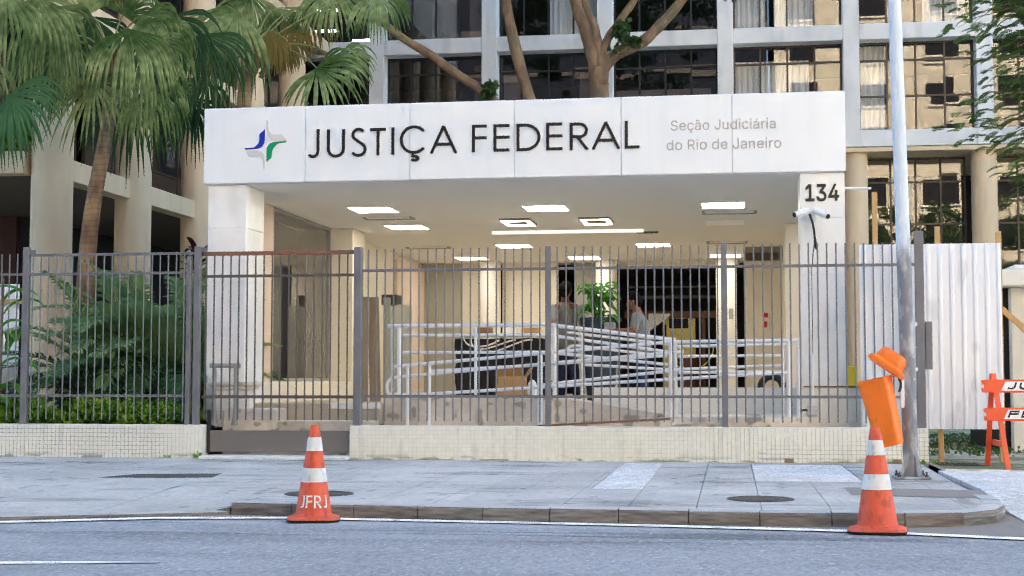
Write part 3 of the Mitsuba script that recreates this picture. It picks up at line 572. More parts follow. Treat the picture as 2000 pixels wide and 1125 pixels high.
solo('corrugated_sheet', corrugated(1.545, 2.26, 18.03, .22, 2.605), 'galvanised', 'narrow corrugated metal sheet behind the fence and the lamp post', 'metal sheet', 'corrugated sheets of the hoarding')
solo('corrugated_sheet', corrugated(2.27, 3.20, 17.97, .395, 2.60, pitch=.135, dep=.016), 'galvanised', 'wide corrugated metal sheet right of the grey fence post', 'metal sheet', 'corrugated sheets of the hoarding')
for i, (x, zt, zb, l) in enumerate(((1.742, 3.25, 0, 'tallest pine stud behind the narrow metal sheet'), (2.472, 2.82, 0, 'pine stud showing above and below the wide metal sheet'), (3.178, 2.75, 0, 'pine stud at the right edge of the wide metal sheet'))):
    solo('timber_stud', bx(x - .03, x + .03, 18.06, 18.12, zb, zt, c=.004), 'pine_wood', l, 'wooden post', 'pine studs of the hoarding')
solo('timber_brace', rot(bx(-.30, .30, -.02, .02, -.035, .035, c=.003), .76, [0, 1, 0]).apply_translation([3.42, 18.12, 1.62]), 'pine_wood', 'slanting pine brace at the right edge of the hoarding', 'wooden brace')
pl = numbered('yellow_canister'); scene[pl] = mikit.ply(bx(1.46, 1.60, 19.0, 19.15, .886, 1.16, c=.02), 'bright_yellow'); mark(pl, 'yellow canister on the ledge right of the white pillar', 'canister')
solo('stone_ledge', bx(1.44, 2.1, 18.66, 19.6, -.05, .885, c=.006), 'light_stone', 'pale stone ledge right of the pillar behind the metal sheet', 'ledge')
bo = thing('garden_kiosk', 'cream block with a pale flat roof at the right edge', 'kiosk')
part(bo, 'wall', bx(3.86, 8, 21.1, 24, -.05, 2.26, c=.01), 'cream_render'); part(bo, 'roof', bx(3.70, 8.2, 20.9, 24.2, 2.265, 2.50, c=.02), 'light_stone'); part(bo, 'door_reveal', bx(3.70, 3.855, 21.3, 23.8, -.05, 2.262), 'dark_void')
part(bo, 'gravel_cap', bx(3.9, 8.0, 21.1, 24.0, 2.502, 2.58, c=.03), 'light_stone')

# ------------------------------------------------------------ lamp post, litter bin
lp = thing('lamp_post', 'tall tapered lamp post, grey and worn below, pale blue above', 'lamp post')
B0 = np.array([1.757, 14.98, 0.0]); LEAN = np.array([-.0178, 0, 1.0])
part(lp, 'pole', tube([B0 + LEAN * z for z in (.02, .43, 2.2, 4.28, 8.0)], [.077, .075, .070, .064, .05], 28, cap=True), 'pole_paint', 40)
part(lp, 'base_plate', bx(1.757 - .17, 1.757 + .17, 14.81, 15.15, .001, .025, c=.004), 'pole_paint')
for a in range(4):
    q = ext(Polygon([(.072, 0), (.125, 0), (.08, .2), (.072, .2)]), .014); q.apply_translation([0, 0, -.007]); q = upright(q, 0, 0, .026); rot(q, a * math.pi / 2 + .45, [0, 0, 1]); q.apply_translation(B0); part(lp, 'gusset', q, 'pole_paint')
for sx in (-.13, .13):
    for sy in (-.13, .13): part(lp, 'anchor_bolt', cat([lathe([(0, 0), (.018, 0), (.018, .02), (.009, .02), (.009, .05), (0, .05)], 8, (1.757 + sx, 14.98 + sy, .0255))]), 'iron')
for z in (.98, 1.20):
    part(lp, 'clamp_bolt', lathe([(0, 0), (.011, 0), (.011, .012), (0, .012)], 8).apply_transform(trimesh.transformations.rotation_matrix(math.pi / 2, [1, 0, 0])).apply_translation([1.79, 14.905, z]), 'galvanised')
part(lp, 'lamp_arm', tube(spline([B0 + LEAN * 7.95, B0 + LEAN * 8.5 + [0, -.4, 0], B0 + LEAN * 8.7 + [0, -1.6, 0]], 16), .035, 10), 'pole_paint', True)
part(lp, 'lamp_head', bx(1.46, 1.74, 12.7, 13.4, 8.62, 8.78, c=.05), 'white_paint')
lb = thing('litter_bin', 'orange plastic litter bin with open lid on the lamp post', 'litter bin')
def rrect(w, d, r, n=6):
    pts = []
    for cx, cy, a in ((w / 2 - r, d / 2 - r, 0), (-w / 2 + r, d / 2 - r, 90), (-w / 2 + r, -d / 2 + r, 180), (w / 2 - r, -d / 2 + r, 270)): pts += arc(cx, cy, r, r, a, a + 90, n)
    return np.array(pts)
def loft(rings, close=(True, True)):
    n = len(rings[0]); v = np.vstack(rings); f = []
    for i in range(len(rings) - 1):
        for j in range(n):
            a, b = i * n + j, i * n + (j + 1) % n; f += [[a, b, b + n], [a, b + n, a + n]]
    v = list(v)
    for flag, i, o in ((close[0], 0, 1), (close[1], len(rings) - 1, 0)):
        if flag:
            v.append(rings[i].mean(0)); m = len(v) - 1
            for j in range(n):
                a, b = i * n + j, i * n + (j + 1) % n; f.append([m, b, a] if o else [m, a, b])
    return trimesh.Trimesh(np.array(v), np.array(f), process=False)
def ring(w, d, r, z, dx=0, dy=0): q = rrect(w, d, r); return np.c_[q[:, 0] + dx, q[:, 1] + dy, np.full(len(q), z)]
body = loft([ring(.22, .20, .04, -.002), ring(.235, .215, .045, .012), ring(.300, .26, .05, .64), ring(.315, .275, .05, .645), ring(.315, .275, .05, .668), ring(.285, .245, .045, .668), ring(.27, .235, .045, .40)], (True, True))
MB = trimesh.transformations.rotation_matrix(-.225, [0, 1, 0]) @ trimesh.transformations.rotation_matrix(-.35, [0, 0, 1])
body.apply_transform(MB); body.apply_translation([1.545, 14.80, .335]); part(lb, 'body', body, 'orange_plastic', 35)
lid = cat([loft([ring(.34, .29, .06, -.03), ring(.35, .30, .065, -.012), ring(.34, .29, .06, .012), ring(.27, .235, .07, .03), ring(.255, .22, .07, .10), ring(.20, .17, .065, .135)], (True, True))])
MLd = trimesh.transformations.rotation_matrix(.62, [0, 1, 0]) @ trimesh.transformations.rotation_matrix(-.25, [0, 0, 1])
lid.apply_scale([1.1, 1.0, 1.15]); lid.apply_transform(MLd); lid.apply_translation([1.52, 14.80, 1.112]); lidk = part(lb, 'lid', lid, 'orange_plastic', 35)
op = loft([ring(.085, .15, .03, 0), ring(.085, .15, .03, .006)]); rot(op, -math.pi / 2, [0, 1, 0]); op.apply_translation([-.128, 0, .065]); op.apply_transform(MLd); op.apply_translation([1.52, 14.80, 1.112]); part(lidk, 'flap', op, 'red_paint')
part(lb, 'hinge', tube(spline([(1.60, 14.83, 1.03), (1.64, 14.84, 1.06), (1.63, 14.82, 1.10)], 8), .016, 8), 'black_rubber', True)
part(lb, 'bracket', bx(1.655, 1.69, 14.86, 14.905, .70, 1.03, c=.004), 'galvanised'); part(lb, 'strap', tube(spline([(1.635, 14.84, .985), (1.655, 14.86, .95), (1.635, 14.84, .86)], 8), .012, 6), 'black_rubber', True)

# ------------------------------------------------------------ traffic cones
def flat_text(shapes, z): return ext(shapes, z)
def traffic_cone(x, y, s, label, ang, text=False, lean=0.0):
    k = thing('traffic_cone', label, 'traffic cone', 'traffic cones along the kerb'); z0 = -.10
    def place(m): m.apply_scale(s); rot(m, lean, [0, 1, 0]); rot(m, ang, [0, 0, 1]); m.apply_translation([x, y, z0]); return m
    rad = lambda z: .139 - (z - .05) * (.139 - .037) / (.70 - .05)
    part(k, 'base', place(cat([loft([ring(.40, .40, .09, 0.0), ring(.405, .405, .09, .012)], (True, True))])), 'black_rubber', label='black rubber underside')
    part(k, 'skirt', place(loft([ring(.40, .40, .09, .0125), ring(.395, .395, .09, .022), ring(.345, .345, .12, .032), ring(.30, .30, .149, .045)], (False, True))), 'cone_rubber', 40)
    part(k, 'cone_body', place(lathe([(rad(.045) + .003, .045), (rad(.06), .06), (rad(.29), .29), (rad(.29) - .003, .292), (rad(.40) - .003, .40), (rad(.402), .402), (rad(.51), .51), (rad(.64), .64), (rad(.70), .70), (rad(.70) - .006, .722), (.026, .728), (0, .728)], 40)), 'cone_rubber', 35)
    for a, b in ((.293, .40), (.53, .635)): part(k, 'band', place(lathe([(rad(a) + .0022, a), (rad(b) + .0022, b)], 40)), 'cone_band', True)
    if text:
        R0 = .128; g = []; xx = -.117
        for ch in 'JFRJ':
            w = {'J': .042, 'F': .049, 'R': .056}[ch]; g.append(glyph(ch, xx, .10, xx + w, .195, .0135)); xx += w + .014
        m = ext(unary_union(g), .003).subdivide_to_size(.008); v = m.vertices.copy(); th = v[:, 0] / R0; r = rad(v[:, 1]) + .0005 + v[:, 2]
        m.vertices = np.c_[r * np.sin(th), -r * np.cos(th), v[:, 1]]; m.apply_scale(s); rot(m, lean, [0, 1, 0]); rot(m, .28, [0, 0, 1]); m.apply_translation([x, y, z0]); part(k, 'lettering', m, 'cone_band', label='white letters JFRJ')
traffic_cone(-3.185, 10.985, 1.0, 'orange and white traffic cone lettered JFRJ', .25, True, .006)
traffic_cone(1.02, 10.74, 1.02, 'orange and white traffic cone without lettering below the litter bin', -.12, False, -.01)

# ------------------------------------------------------------ folding barrier at the right edge
ba = thing('folding_barrier', 'orange folding barrier with black JUSTIÇA FEDERAL boards', 'barrier')
def leg(x, y0, z0, y1, z1, w=.055, t=.04):
    d = np.array([0, y1 - y0, z1 - z0]); L = np.linalg.norm(d); m = bx(-w / 2, w / 2, -t / 2, t / 2, 0, L, c=.004); rot(m, -math.atan2(d[1], d[2]), [1, 0, 0]); m.apply_translation([x, y0, z0]); return m
for xx, dx in ((2.90, .075), (4.25, .06)):
    for (xa, ya) in ((xx + dx, 16.62), (xx - .01, 17.42)):
        m = bx(-.028, .028, -.018, .018, 0, 1, c=.004); d = np.array([xx - xa, (17.0 if ya < 17 else 17.05) - ya, 1.05]); m.vertices[:, :] = m.vertices[:, [0, 1, 2]]
        v = m.vertices.copy(); m.vertices = np.c_[v[:, 0] + xa + d[0] * v[:, 2], v[:, 1] + ya + d[1] * v[:, 2], v[:, 2] * d[2]]; part(ba, 'leg', m, 'barrier_red')
    part(ba, 'cross_bar', bx(xx + .03, xx + .075, 16.72, 17.35, .24, .30), 'barrier_red')
for z, txt in ((.835, 'JUSTIÇA'), (.525, 'FEDERAL')):
    yb = 16.90 if z > .7 else 16.78
    bd = part(ba, 'board', bx(2.785, 4.35, yb, yb + .022, z, z + .145, c=.004), 'barrier_red')
    part(bd, 'end_notch', bx(2.758, 2.784, yb + .003, yb + .019, z + .09, z + .14), 'barrier_red'); part(bd, 'end_notch', bx(2.758, 2.784, yb + .003, yb + .019, z + .005, z + .05), 'barrier_red')
    sh = Polygon([(2.965, z + .022), (4.15, z + .022), (4.20, z + .123), (3.015, z + .123)]); part(bd, 'white_field', upright(ext(sh, .002), 0, yb - .0005, 0), 'white_paint')
    g = []; xx = 3.02
    for ch in txt: w = .03 if ch == 'I' else .105; g.append(glyph(ch, xx, z + .036, xx + w, z + .114, .02)); xx += w + .035
    m = ext(unary_union(g), .002); v = m.vertices.copy(); v[:, 0] += (v[:, 1] - z - .075) * .35; m.vertices = v; part(bd, 'lettering', upright(m, 0, yb - .003, 0), 'letter_black')
solo('soil_strip', sheet(sbox(2.27, 16.42, 16, 19.6), -.003), 'soil_path', kind='structure')
solo('path_edging', bx(2.28, 9, 16.36, 16.42, -.03, .012, c=.004), 'old_marble', 'thin stone edging behind the white mosaic at the right', 'edging')
gr = thing('drain_grate', 'dark iron drain grate beside the end of the low wall', 'drain grate')
part(gr, 'frame', bx(2.35, 2.85, 17.35, 17.40, .0, .008), 'iron')
for i in range(8): part(gr, 'bar', bx(2.36 + i * .062, 2.385 + i * .062, 17.40, 17.85, .0, .010), 'iron')

# ------------------------------------------------------------ the office slab behind, with its concrete grid
ob = thing('office_building', 'tall office building with pale concrete grid and dark windows behind the portico', 'building')
CX = [-14.0, -10.48, -7.04, -3.588, -.075, 3.505, 7.2, 10.8, 14.4]
YF = 42.5; ZB = [(7.64, 8.115), (10.745, 11.20), (13.87, 14.33)]
part(ob, 'upper_storeys', bx(-16, 46, 42.7, 58, 14.34, 41.5), 'facade_concrete')
for x in CX: part(ob, 'column', bx(x - .23, x + .23, YF - .012, YF + .7, 7.64, 14.33, c=.015), 'facade_concrete')
for (a, b) in ZB:
    for x, x2 in zip(CX[:-1], CX[1:]): part(ob, 'beam', bx(x + .231, x2 - .231, YF, YF + .7, a, b, c=.012), 'facade_concrete')
    part(ob, 'floor_slab', bx(-14.3, 14.7, YF + .72, 48, a + .02, b - .02), 'room_dark')
part(ob, 'core_wall', bx(-16, 46, 48.01, 48.3, -.2, 14.33), 'room_dark')
part(ob, 'end_wall', bx(14.75, 46, 42.7, 43.2, -.2, 14.33), 'facade_concrete')
rg = np.random.default_rng(11)
FR = mikit.ply(bx(0, 1, 0, 1, 0, 1), 'window_brown')
def bar(k, n, x0, x1, y0, y1, z0, z1): return share(k, n, FR, T().translate([x0, y0, z0]).scale([x1 - x0, y1 - y0, z1 - z0]))
def window(x0, x1, y, z0, z1, nx, tr, parent=ob):
    w = numbered(f'{parent}__window'); fw = .055
    xs = np.linspace(x0, x1, nx + 1); zs = [z0] + [z0 + t * (z1 - z0) for t in tr] + [z1]
    fr = [bx(x0, x1, y - .03, y + .04, z - fw / 2 + (z == z0) * fw / 2 - (z == z1) * fw / 2, z + fw / 2 + (z == z0) * fw / 2 - (z == z1) * fw / 2) for z in zs]
    for i, x in enumerate(xs):
        o = (i == 0) * fw / 2 - (i == nx) * fw / 2
        for a, b in zip(zs[:-1], zs[1:]): fr.append(bx(x - fw / 2 + o, x + fw / 2 + o, y - .027, y + .037, a + fw / 2, b - fw / 2))
    scene[w] = mikit.ply(cat(fr), 'window_brown' if x0 > -.5 else 'window_dark')
    for a, b in zip(xs[:-1], xs[1:]):
        for c, d in zip(zs[:-1], zs[1:]):
            u, v = rg.uniform(-.0022, .0022, 2); hw, hh = (b - a) / 2 - fw / 2, (d - c) / 2 - fw / 2
            V = [((a + b) / 2 + sx * hw, y + .006 + sx * u * hw + sz * v * hh, (c + d) / 2 + sz * hh) for sx, sz in ((-1, -1), (1, -1), (1, 1), (-1, 1))]
            part(w, 'pane', trimesh.Trimesh(V, [[0, 1, 2], [0, 2, 3]], process=False), 'pane_glass')
for f in (0, 1):
    z0, z1 = ZB[f][1], ZB[f + 1][0]
    for i in range(0, 7):
        window(CX[i] + .232, CX[i + 1] - .232, YF + .52, z0 + .002, z1 - .002, 4, (.40, .80) if i >= 4 else (.80,))
def curtain(x0, x1, y, z0, z1, m='curtain', amp=.035):
    xs = np.linspace(x0, x1, int((x1 - x0) * 40)); ys = y + amp * np.sin(xs * 38) + .5 * amp * np.sin(xs * 71 + 1)
    n = len(xs); v = [(a, b, z) for z in (z0, z1) for a, b in zip(xs, ys)]; f = []
    for i in range(n - 1): f += [[i, i + 1, n + i + 1], [i, n + i + 1, n + i]]
    return trimesh.Trimesh(np.array(v), np.array(f), process=False)
for x0, x1, z0, z1 in ((.2, 2.35, 8.2, 10.35), (.2, 1.1, 11.25, 13.8), (1.35, 2.5, 11.25, 13.8), (3.75, 4.5, 8.2, 10.7), (5.6, 6.8, 11.3, 13.8), (-5.3, -3.9, 11.3, 13.8)):
    part(ob, 'curtain', curtain(x0, x1, YF + .75, z0, z1), 'curtain', True)
for x0, x1, z0, z1 in ((-7.6, -7.3, 8.2, 10.5), (-7.75, -7.3, 11.3, 13.7), (-3.3, -.5, 8.6, 9.6), (-4.4, -3.9, 8.2, 10.2), (-6.7, -6.2, 8.2, 10.2)):
    part(ob, 'blind', bx(x0, x1, YF + .70, YF + .73, z0, z1), 'blind_brown')
for x0, x1, z in ((-13.0, -12.2, 12.04), (-11.73, -11.15, 11.7), (-12.9, -12.2, 12.7), (-2.9, -2.78, 9.35), (-5.9, -5.8, 8.75)):
    part(ob, 'strip_light', bx(x0, x1, 44.4, 44.5, z - .03, z + .03), 'white_paint', emitter={'type': 'area', 'radiance': {'type': 'rgb', 'value': [.8, 1.0, 1.2]}})
COLM = mikit.ply(lathe([(0, 0), (.36, 0), (.36, 7.635), (0, 7.635)], 40), 'beige_render', smooth=40)
for x in (3.6, 7.2, 10.8): share(ob, 'round_column', COLM, T().translate([x, 43.0, 0]))
part(ob, 'soffit', bx(-14, 14.7, 42.52, 48, 7.50, 7.62), 'beige_render')
for a, b in ((3.98, 6.83), (7.57, 10.43), (.4, 3.22)): window(a, b, 43.9, 2.35, 7.49, 4, (.30, .62, .86))
part(ob, 'spandrel', bx(.4, 14.7, 43.8, 44.0, 1.75, 2.34), 'cream_render'); part(ob, 'spandrel', bx(.4, 14.7, 43.85, 44.0, -.1, 1.74), 'dark_void')

# ------------------------------------------------------------ the wing on the left with round columns
ow = thing('office_wing', 'beige office wing with tall round columns behind the palms on the left', 'building')
part(ow, 'upper_storeys', bx(-34, -11.7, 24.3, 58, 14.34, 41.5), 'facade_concrete')
CW = mikit.ply(lathe([(0, 0), (.365, 0), (.365, 14.33), (0, 14.33)], 48), 'beige_render', smooth=40)
for y in (24.6, 28.2, 31.8, 35.4, 39.0): share(ow, 'round_column', CW, T().translate([-12.03, y, 0]))
for x in (-16.5, -21): share(ow, 'round_column', CW, T().translate([x, 24.6, 0]))
for z in (4.63, 7.72, 10.8):
    for a, b in zip((24.97, 28.57, 32.17, 35.77, 39.37), (28.23, 31.83, 35.43, 39.03, 42.4)): part(ow, 'edge_beam', bx(-12.3, -11.95, a, b, z, z + .39, c=.008), 'beige_render')
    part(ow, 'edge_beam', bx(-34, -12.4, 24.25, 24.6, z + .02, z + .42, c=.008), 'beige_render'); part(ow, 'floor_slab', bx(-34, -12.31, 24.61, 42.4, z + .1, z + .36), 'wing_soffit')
for z0, z1 in ((5.03, 7.79), (8.12, 10.85), (11.2, 14.3)):
    for a, b in zip((25.0, 28.6, 32.2, 35.8, 39.4), (28.2, 31.8, 35.4, 39.0, 42.4)):
        w = part(ow, 'window', cat([bx(-13.36, -13.28, y - .03, y + .03, z0, z1) for y in (a + .03, (a + b) / 2, b - .03)] + [bx(-13.35, -13.29, a + .06, b - .06, z0 + .8, z0 + .86)]), 'window_brown')
        part(w, 'pane', bx(-13.335, -13.32, a + .07, b - .07, z0 + .87, z1), 'glossy_pane'); part(w, 'lower_panel', bx(-13.34, -13.30, a + .07, b - .07, z0, z0 + .79), 'window_brown')
    part(ow, 'front_recess', bx(-34, -13.4, 25.6, 25.7, z0, z1), 'room_dark')
part(ow, 'core', bx(-33.5, -13.6, 25.8, 57, 5.1, 14.3), 'room_dark')
part(ow, 'ground_wall', bx(-34, -16, 31, 31.2, -.1, 4.7), 'maroon_panel'); part(ow, 'ground_wall', bx(-16.1, -15.9, 31.2, 48, -.1, 4.7), 'dark_metal')
# balcony greenery on the slab edge
def leaf_cloud(rng, n, box_, size, droop=0.0, ell=True):
    lo, hi = np.array(box_[0]), np.array(box_[1]); c = []
    while len(c) < n:
        u = rng.uniform(-1, 1, 3)
        if ell and (u ** 2).sum() > 1: continue
        c.append((lo + hi) / 2 + u * (hi - lo) / 2)
    c = np.array(c); d = rng.normal(size=(n, 3)); d[:, 2] -= droop; d /= np.linalg.norm(d, axis=1)[:, None]
    e = np.cross(d, rng.normal(size=(n, 3))); e /= np.linalg.norm(e, axis=1)[:, None]; nn = np.cross(d, e)
    s = size * rng.uniform(.6, 1.3, (n, 1)); w = s * .36
    v = np.stack([c, c + d * s * .45 + e * w + nn * s * .08, c + d * s, c + d * s * .45 - e * w + nn * s * .08], 1).reshape(-1, 3)
    i = np.arange(n)[:, None] * 4; f = np.vstack([i + [0, 1, 2], i + [0, 2, 3]])
    return trimesh.Trimesh(v, f, process=False)
r2g = np.random.default_rng(3)
solo('balcony_ivy', leaf_cloud(r2g, 1500, ((-14.6, 24.0, 4.9), (-12.2, 24.7, 5.95)), .13), 'ivy_leaf', 'leafy green ivy hanging over the slab edge at the left', 'ivy', kind='stuff')

# ------------------------------------------------------------ buildings across the street (their sunlit fronts light the place and show in the windows)
o1 = thing('apartment_block', 'cream apartment block across the street, mirrored in the office windows', 'building')
part(o1, 'wall', bx(3, 42, -30, -14.0, -.2, 36), 'cream_render')
wn = mikit.ply(bx(-.95, .95, 0, .05, 0, 1.7), 'glossy_pane'); ws = mikit.ply(bx(-1.1, 1.1, 0, .16, -.12, 0), 'light_stone')
for zz in range(10):
    for xx in range(8):
        wk = share(o1, 'window', wn, T().translate([5.0 + xx * 4.6, -13.99, 3.6 + zz * 3.15])); share(wk, 'sill', ws, T().translate([5.0 + xx * 4.6, -13.995, 3.59 + zz * 3.15]))
o2 = thing('office_tower', 'dark glazed office block across the street, mirrored in the left windows', 'building')
part(o2, 'wall', bx(-48, 2.5, -34, -14.3, -.2, 34), 'dark_glass_wall')
for zz in range(11): part(o2, 'spandrel', bx(-48, 2.5, -14.29, -14.15, .3 + zz * 3.1, .75 + zz * 3.1), 'dark_metal')

for i, (x, y, h) in enumerate(((8.8, -7.5, 12.5), (13.6, -8.2, 14.0), (19.0, -7.6, 13.0))):
    k = thing('street_tree', ('street tree across the road mirrored in the ground floor windows, left one', 'street tree across the road mirrored in the ground floor windows, middle one', 'street tree across the road mirrored in the ground floor windows, right one')[i], 'tree', 'street trees across the road')
    part(k, 'trunk', tube(spline([(x, y, -.1), (x + .1, y, 2.5), (x - .1, y, h * .62)], 12), np.linspace(.2, .12, 12), 10), 'bark', True); rs = np.random.default_rng(60 + i)
    part(k, 'crown', cat([leaf_cloud(rs, 110, (np.array([x, y, h * .66]) + u * [2.7, 1.8, 4.2] - [.6, .6, .45], np.array([x, y, h * .66]) + u * [2.7, 1.8, 4.2] + [.6, .6, .45]), .24, .3) for u in rs.normal(0, .48, (42, 3))]), 'tree_leaf')
# ------------------------------------------------------------ palms
def fan(h, ang, R, droop, spread, seed, tilt=.35):
    r = np.random.default_rng(seed); h = np.array(h); a = math.radians(ang)
    ax = np.array([math.cos(a), -.25, -math.sin(a)]); ax /= np.linalg.norm(ax)
    N = np.array([r.normal(0, .15), -1, tilt + r.normal(0, .1)]); N -= ax * (N @ ax); N /= np.linalg.norm(N); S = np.cross(N, ax)
    n = 24 if spread > 60 else 17; th = np.radians(np.linspace(-spread, spread, n)); dth = th[1] - th[0]; V, F = [], []; K = 9
    for t in th:
        t += r.normal(0, .03); d0 = math.cos(t) * ax + math.sin(t) * S - N * .22 * abs(math.sin(t)) * 0; L = R * (1 - .22 * (abs(t) / math.radians(110)) ** 2) * r.uniform(.9, 1.06)
        p = h.copy(); d = d0.copy(); base = len(V); dr_ = droop * r.uniform(.8, 1.2)
        for k in range(K):
            u = k / (K - 1)
            if k: p = p + d * L / (K - 1)
            q = max(0, u - .28); d = d0 + np.array([0, 0, -1]) * dr_ * 6.5 * q ** 1.2 + N * .05 * math.sin(u * 3); d /= np.linalg.norm(d)
            sd = np.cross(d, N); sd /= np.linalg.norm(sd) + 1e-9
            w = min(u * L * dth * .50, .026) * (1 if u < .55 else max(.06, (1 - u) / .45)) + .002
            nn = np.cross(sd, d); V += [p - sd * w - nn * w * .45, p, p + sd * w - nn * w * .45]
        for k in range(K - 1):
            for j in (0, 1):
                b = base + k * 3 + j; F += [[b, b + 1, b + 4], [b, b + 4, b + 3]]
    return trimesh.Trimesh(np.array(V), np.array(F), process=False), ax
leafmat('frond_olive', (.17, .13, .04), .5)
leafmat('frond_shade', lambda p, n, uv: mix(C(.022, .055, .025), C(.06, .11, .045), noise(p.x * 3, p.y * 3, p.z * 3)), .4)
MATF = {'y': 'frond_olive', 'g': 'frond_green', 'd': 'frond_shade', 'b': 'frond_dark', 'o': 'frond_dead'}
def fan_palm(label, crown, trunk, rad, fronds, seed):
    k = thing('fan_palm', label, 'palm tree')
    if trunk is not None:
        p = spline(trunk, 40); rr = np.interp(np.linspace(0, 1, 40), np.linspace(0, 1, len(rad)), rad); part(k, 'trunk', tube(p, rr, 20), 'palm_bark', True)
        rc = np.random.default_rng(seed); c0 = np.array(crown); fib = []
        for i in range(46):
            a = rc.uniform(0, 6.28); q = c0 + [.12 * math.cos(a), .12 * math.sin(a), rc.uniform(-.6, -.1)]; e = q + np.array([math.cos(a) * .22, math.sin(a) * .22, rc.uniform(.1, .4)])
            fib.append(tube([q, (q + e) / 2 + [0, 0, -.04], e], [.03, .022, .012], 5))
        part(k, 'leaf_bases', cat(fib), 'palm_bark', label='brown fibrous leaf bases under the crown')
    for i, (x, y, z, ang, R, dp, sp, mt) in enumerate(fronds):
        m, ax = fan((x, y, z), ang, R * 1.04, dp, sp, seed * 100 + i)
        fr = part(k, 'frond', m, MATF[mt], label={'o': 'dead orange brown frond', 'y': 'withered olive brown frond', 'b': 'dark bluish frond', 'd': None, 'g': None}[mt])
        c0 = np.array(crown); hp = np.array([x, y, z]); mid = (c0 + hp) / 2 + np.array([0, 0, .12]); part(fr, 'stalk', tube(spline([c0 + [0, 0, -.15], mid, hp], 8), [.022, .02, .018, .016, .015, .014, .013, .012], 6), 'frond_stalk', True)
    return k
P('frond_stalk', (.20, .20, .06), .6)
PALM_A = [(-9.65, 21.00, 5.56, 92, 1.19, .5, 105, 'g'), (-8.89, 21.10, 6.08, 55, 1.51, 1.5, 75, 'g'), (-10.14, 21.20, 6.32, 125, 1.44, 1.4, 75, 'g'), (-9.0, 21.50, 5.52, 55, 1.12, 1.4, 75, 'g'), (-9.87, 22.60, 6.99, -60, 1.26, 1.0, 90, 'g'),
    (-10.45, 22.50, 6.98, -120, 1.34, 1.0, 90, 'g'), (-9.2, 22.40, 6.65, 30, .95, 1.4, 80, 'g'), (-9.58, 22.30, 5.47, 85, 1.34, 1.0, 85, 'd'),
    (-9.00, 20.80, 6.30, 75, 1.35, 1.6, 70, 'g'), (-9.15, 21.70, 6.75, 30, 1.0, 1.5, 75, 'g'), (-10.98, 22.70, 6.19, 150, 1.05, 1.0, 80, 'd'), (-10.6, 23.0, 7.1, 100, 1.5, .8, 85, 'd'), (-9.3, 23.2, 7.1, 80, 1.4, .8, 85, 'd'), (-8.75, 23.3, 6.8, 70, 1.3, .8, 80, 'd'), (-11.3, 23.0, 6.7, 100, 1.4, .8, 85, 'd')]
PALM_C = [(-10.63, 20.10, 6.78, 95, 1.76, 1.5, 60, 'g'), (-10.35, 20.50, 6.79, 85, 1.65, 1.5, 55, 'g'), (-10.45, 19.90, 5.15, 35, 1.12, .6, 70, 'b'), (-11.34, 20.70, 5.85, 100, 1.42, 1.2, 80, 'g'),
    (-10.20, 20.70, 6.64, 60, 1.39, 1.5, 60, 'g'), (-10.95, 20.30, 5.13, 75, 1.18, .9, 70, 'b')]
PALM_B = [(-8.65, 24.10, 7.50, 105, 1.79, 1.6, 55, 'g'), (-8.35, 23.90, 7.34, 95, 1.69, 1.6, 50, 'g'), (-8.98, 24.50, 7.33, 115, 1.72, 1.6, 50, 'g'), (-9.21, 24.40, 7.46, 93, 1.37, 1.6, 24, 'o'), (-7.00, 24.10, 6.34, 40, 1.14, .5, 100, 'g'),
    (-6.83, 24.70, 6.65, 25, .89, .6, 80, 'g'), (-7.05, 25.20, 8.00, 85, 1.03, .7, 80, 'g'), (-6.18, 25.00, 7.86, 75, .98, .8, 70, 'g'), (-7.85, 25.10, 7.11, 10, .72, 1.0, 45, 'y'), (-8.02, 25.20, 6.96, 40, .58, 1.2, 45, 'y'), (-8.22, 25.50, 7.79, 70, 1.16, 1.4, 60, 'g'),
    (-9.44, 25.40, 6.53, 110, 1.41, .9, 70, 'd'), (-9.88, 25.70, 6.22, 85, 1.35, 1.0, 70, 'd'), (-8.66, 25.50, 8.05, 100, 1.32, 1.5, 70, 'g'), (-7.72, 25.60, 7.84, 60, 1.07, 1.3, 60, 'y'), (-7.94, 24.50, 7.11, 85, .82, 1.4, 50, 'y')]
fan_palm('fan palm with slightly leaning ringed trunk between the round columns', (-9.80, 22.0, 6.15), [(-10.17, 22, .3), (-10.13, 22, 3.07), (-10.03, 22, 3.94), (-9.91, 22, 4.6), (-9.82, 22, 5.2), (-9.80, 22, 6.1)], [.17, .165, .15, .135, .12, .11, .13], PALM_A, 1)
fan_palm('fan palm with dead brown fronds and a short reddish trunk above the fascia', (-8.40, 25.0, 7.0), [(-8.62, 25, .3), (-8.60, 25, 5.8), (-8.57, 25, 6.23), (-8.50, 25, 6.55), (-8.38, 25, 6.95)], [.13, .125, .12, .12, .15], PALM_B, 2)
fan_palm('fan palm cut off by the left edge with a dark bluish frond', (-11.2, 20.5, 6.3), [(-11.5, 20.6, .3), (-11.4, 20.6, 3.5), (-11.2, 20.5, 6.25)], [.17, .15, .12], PALM_C, 3)

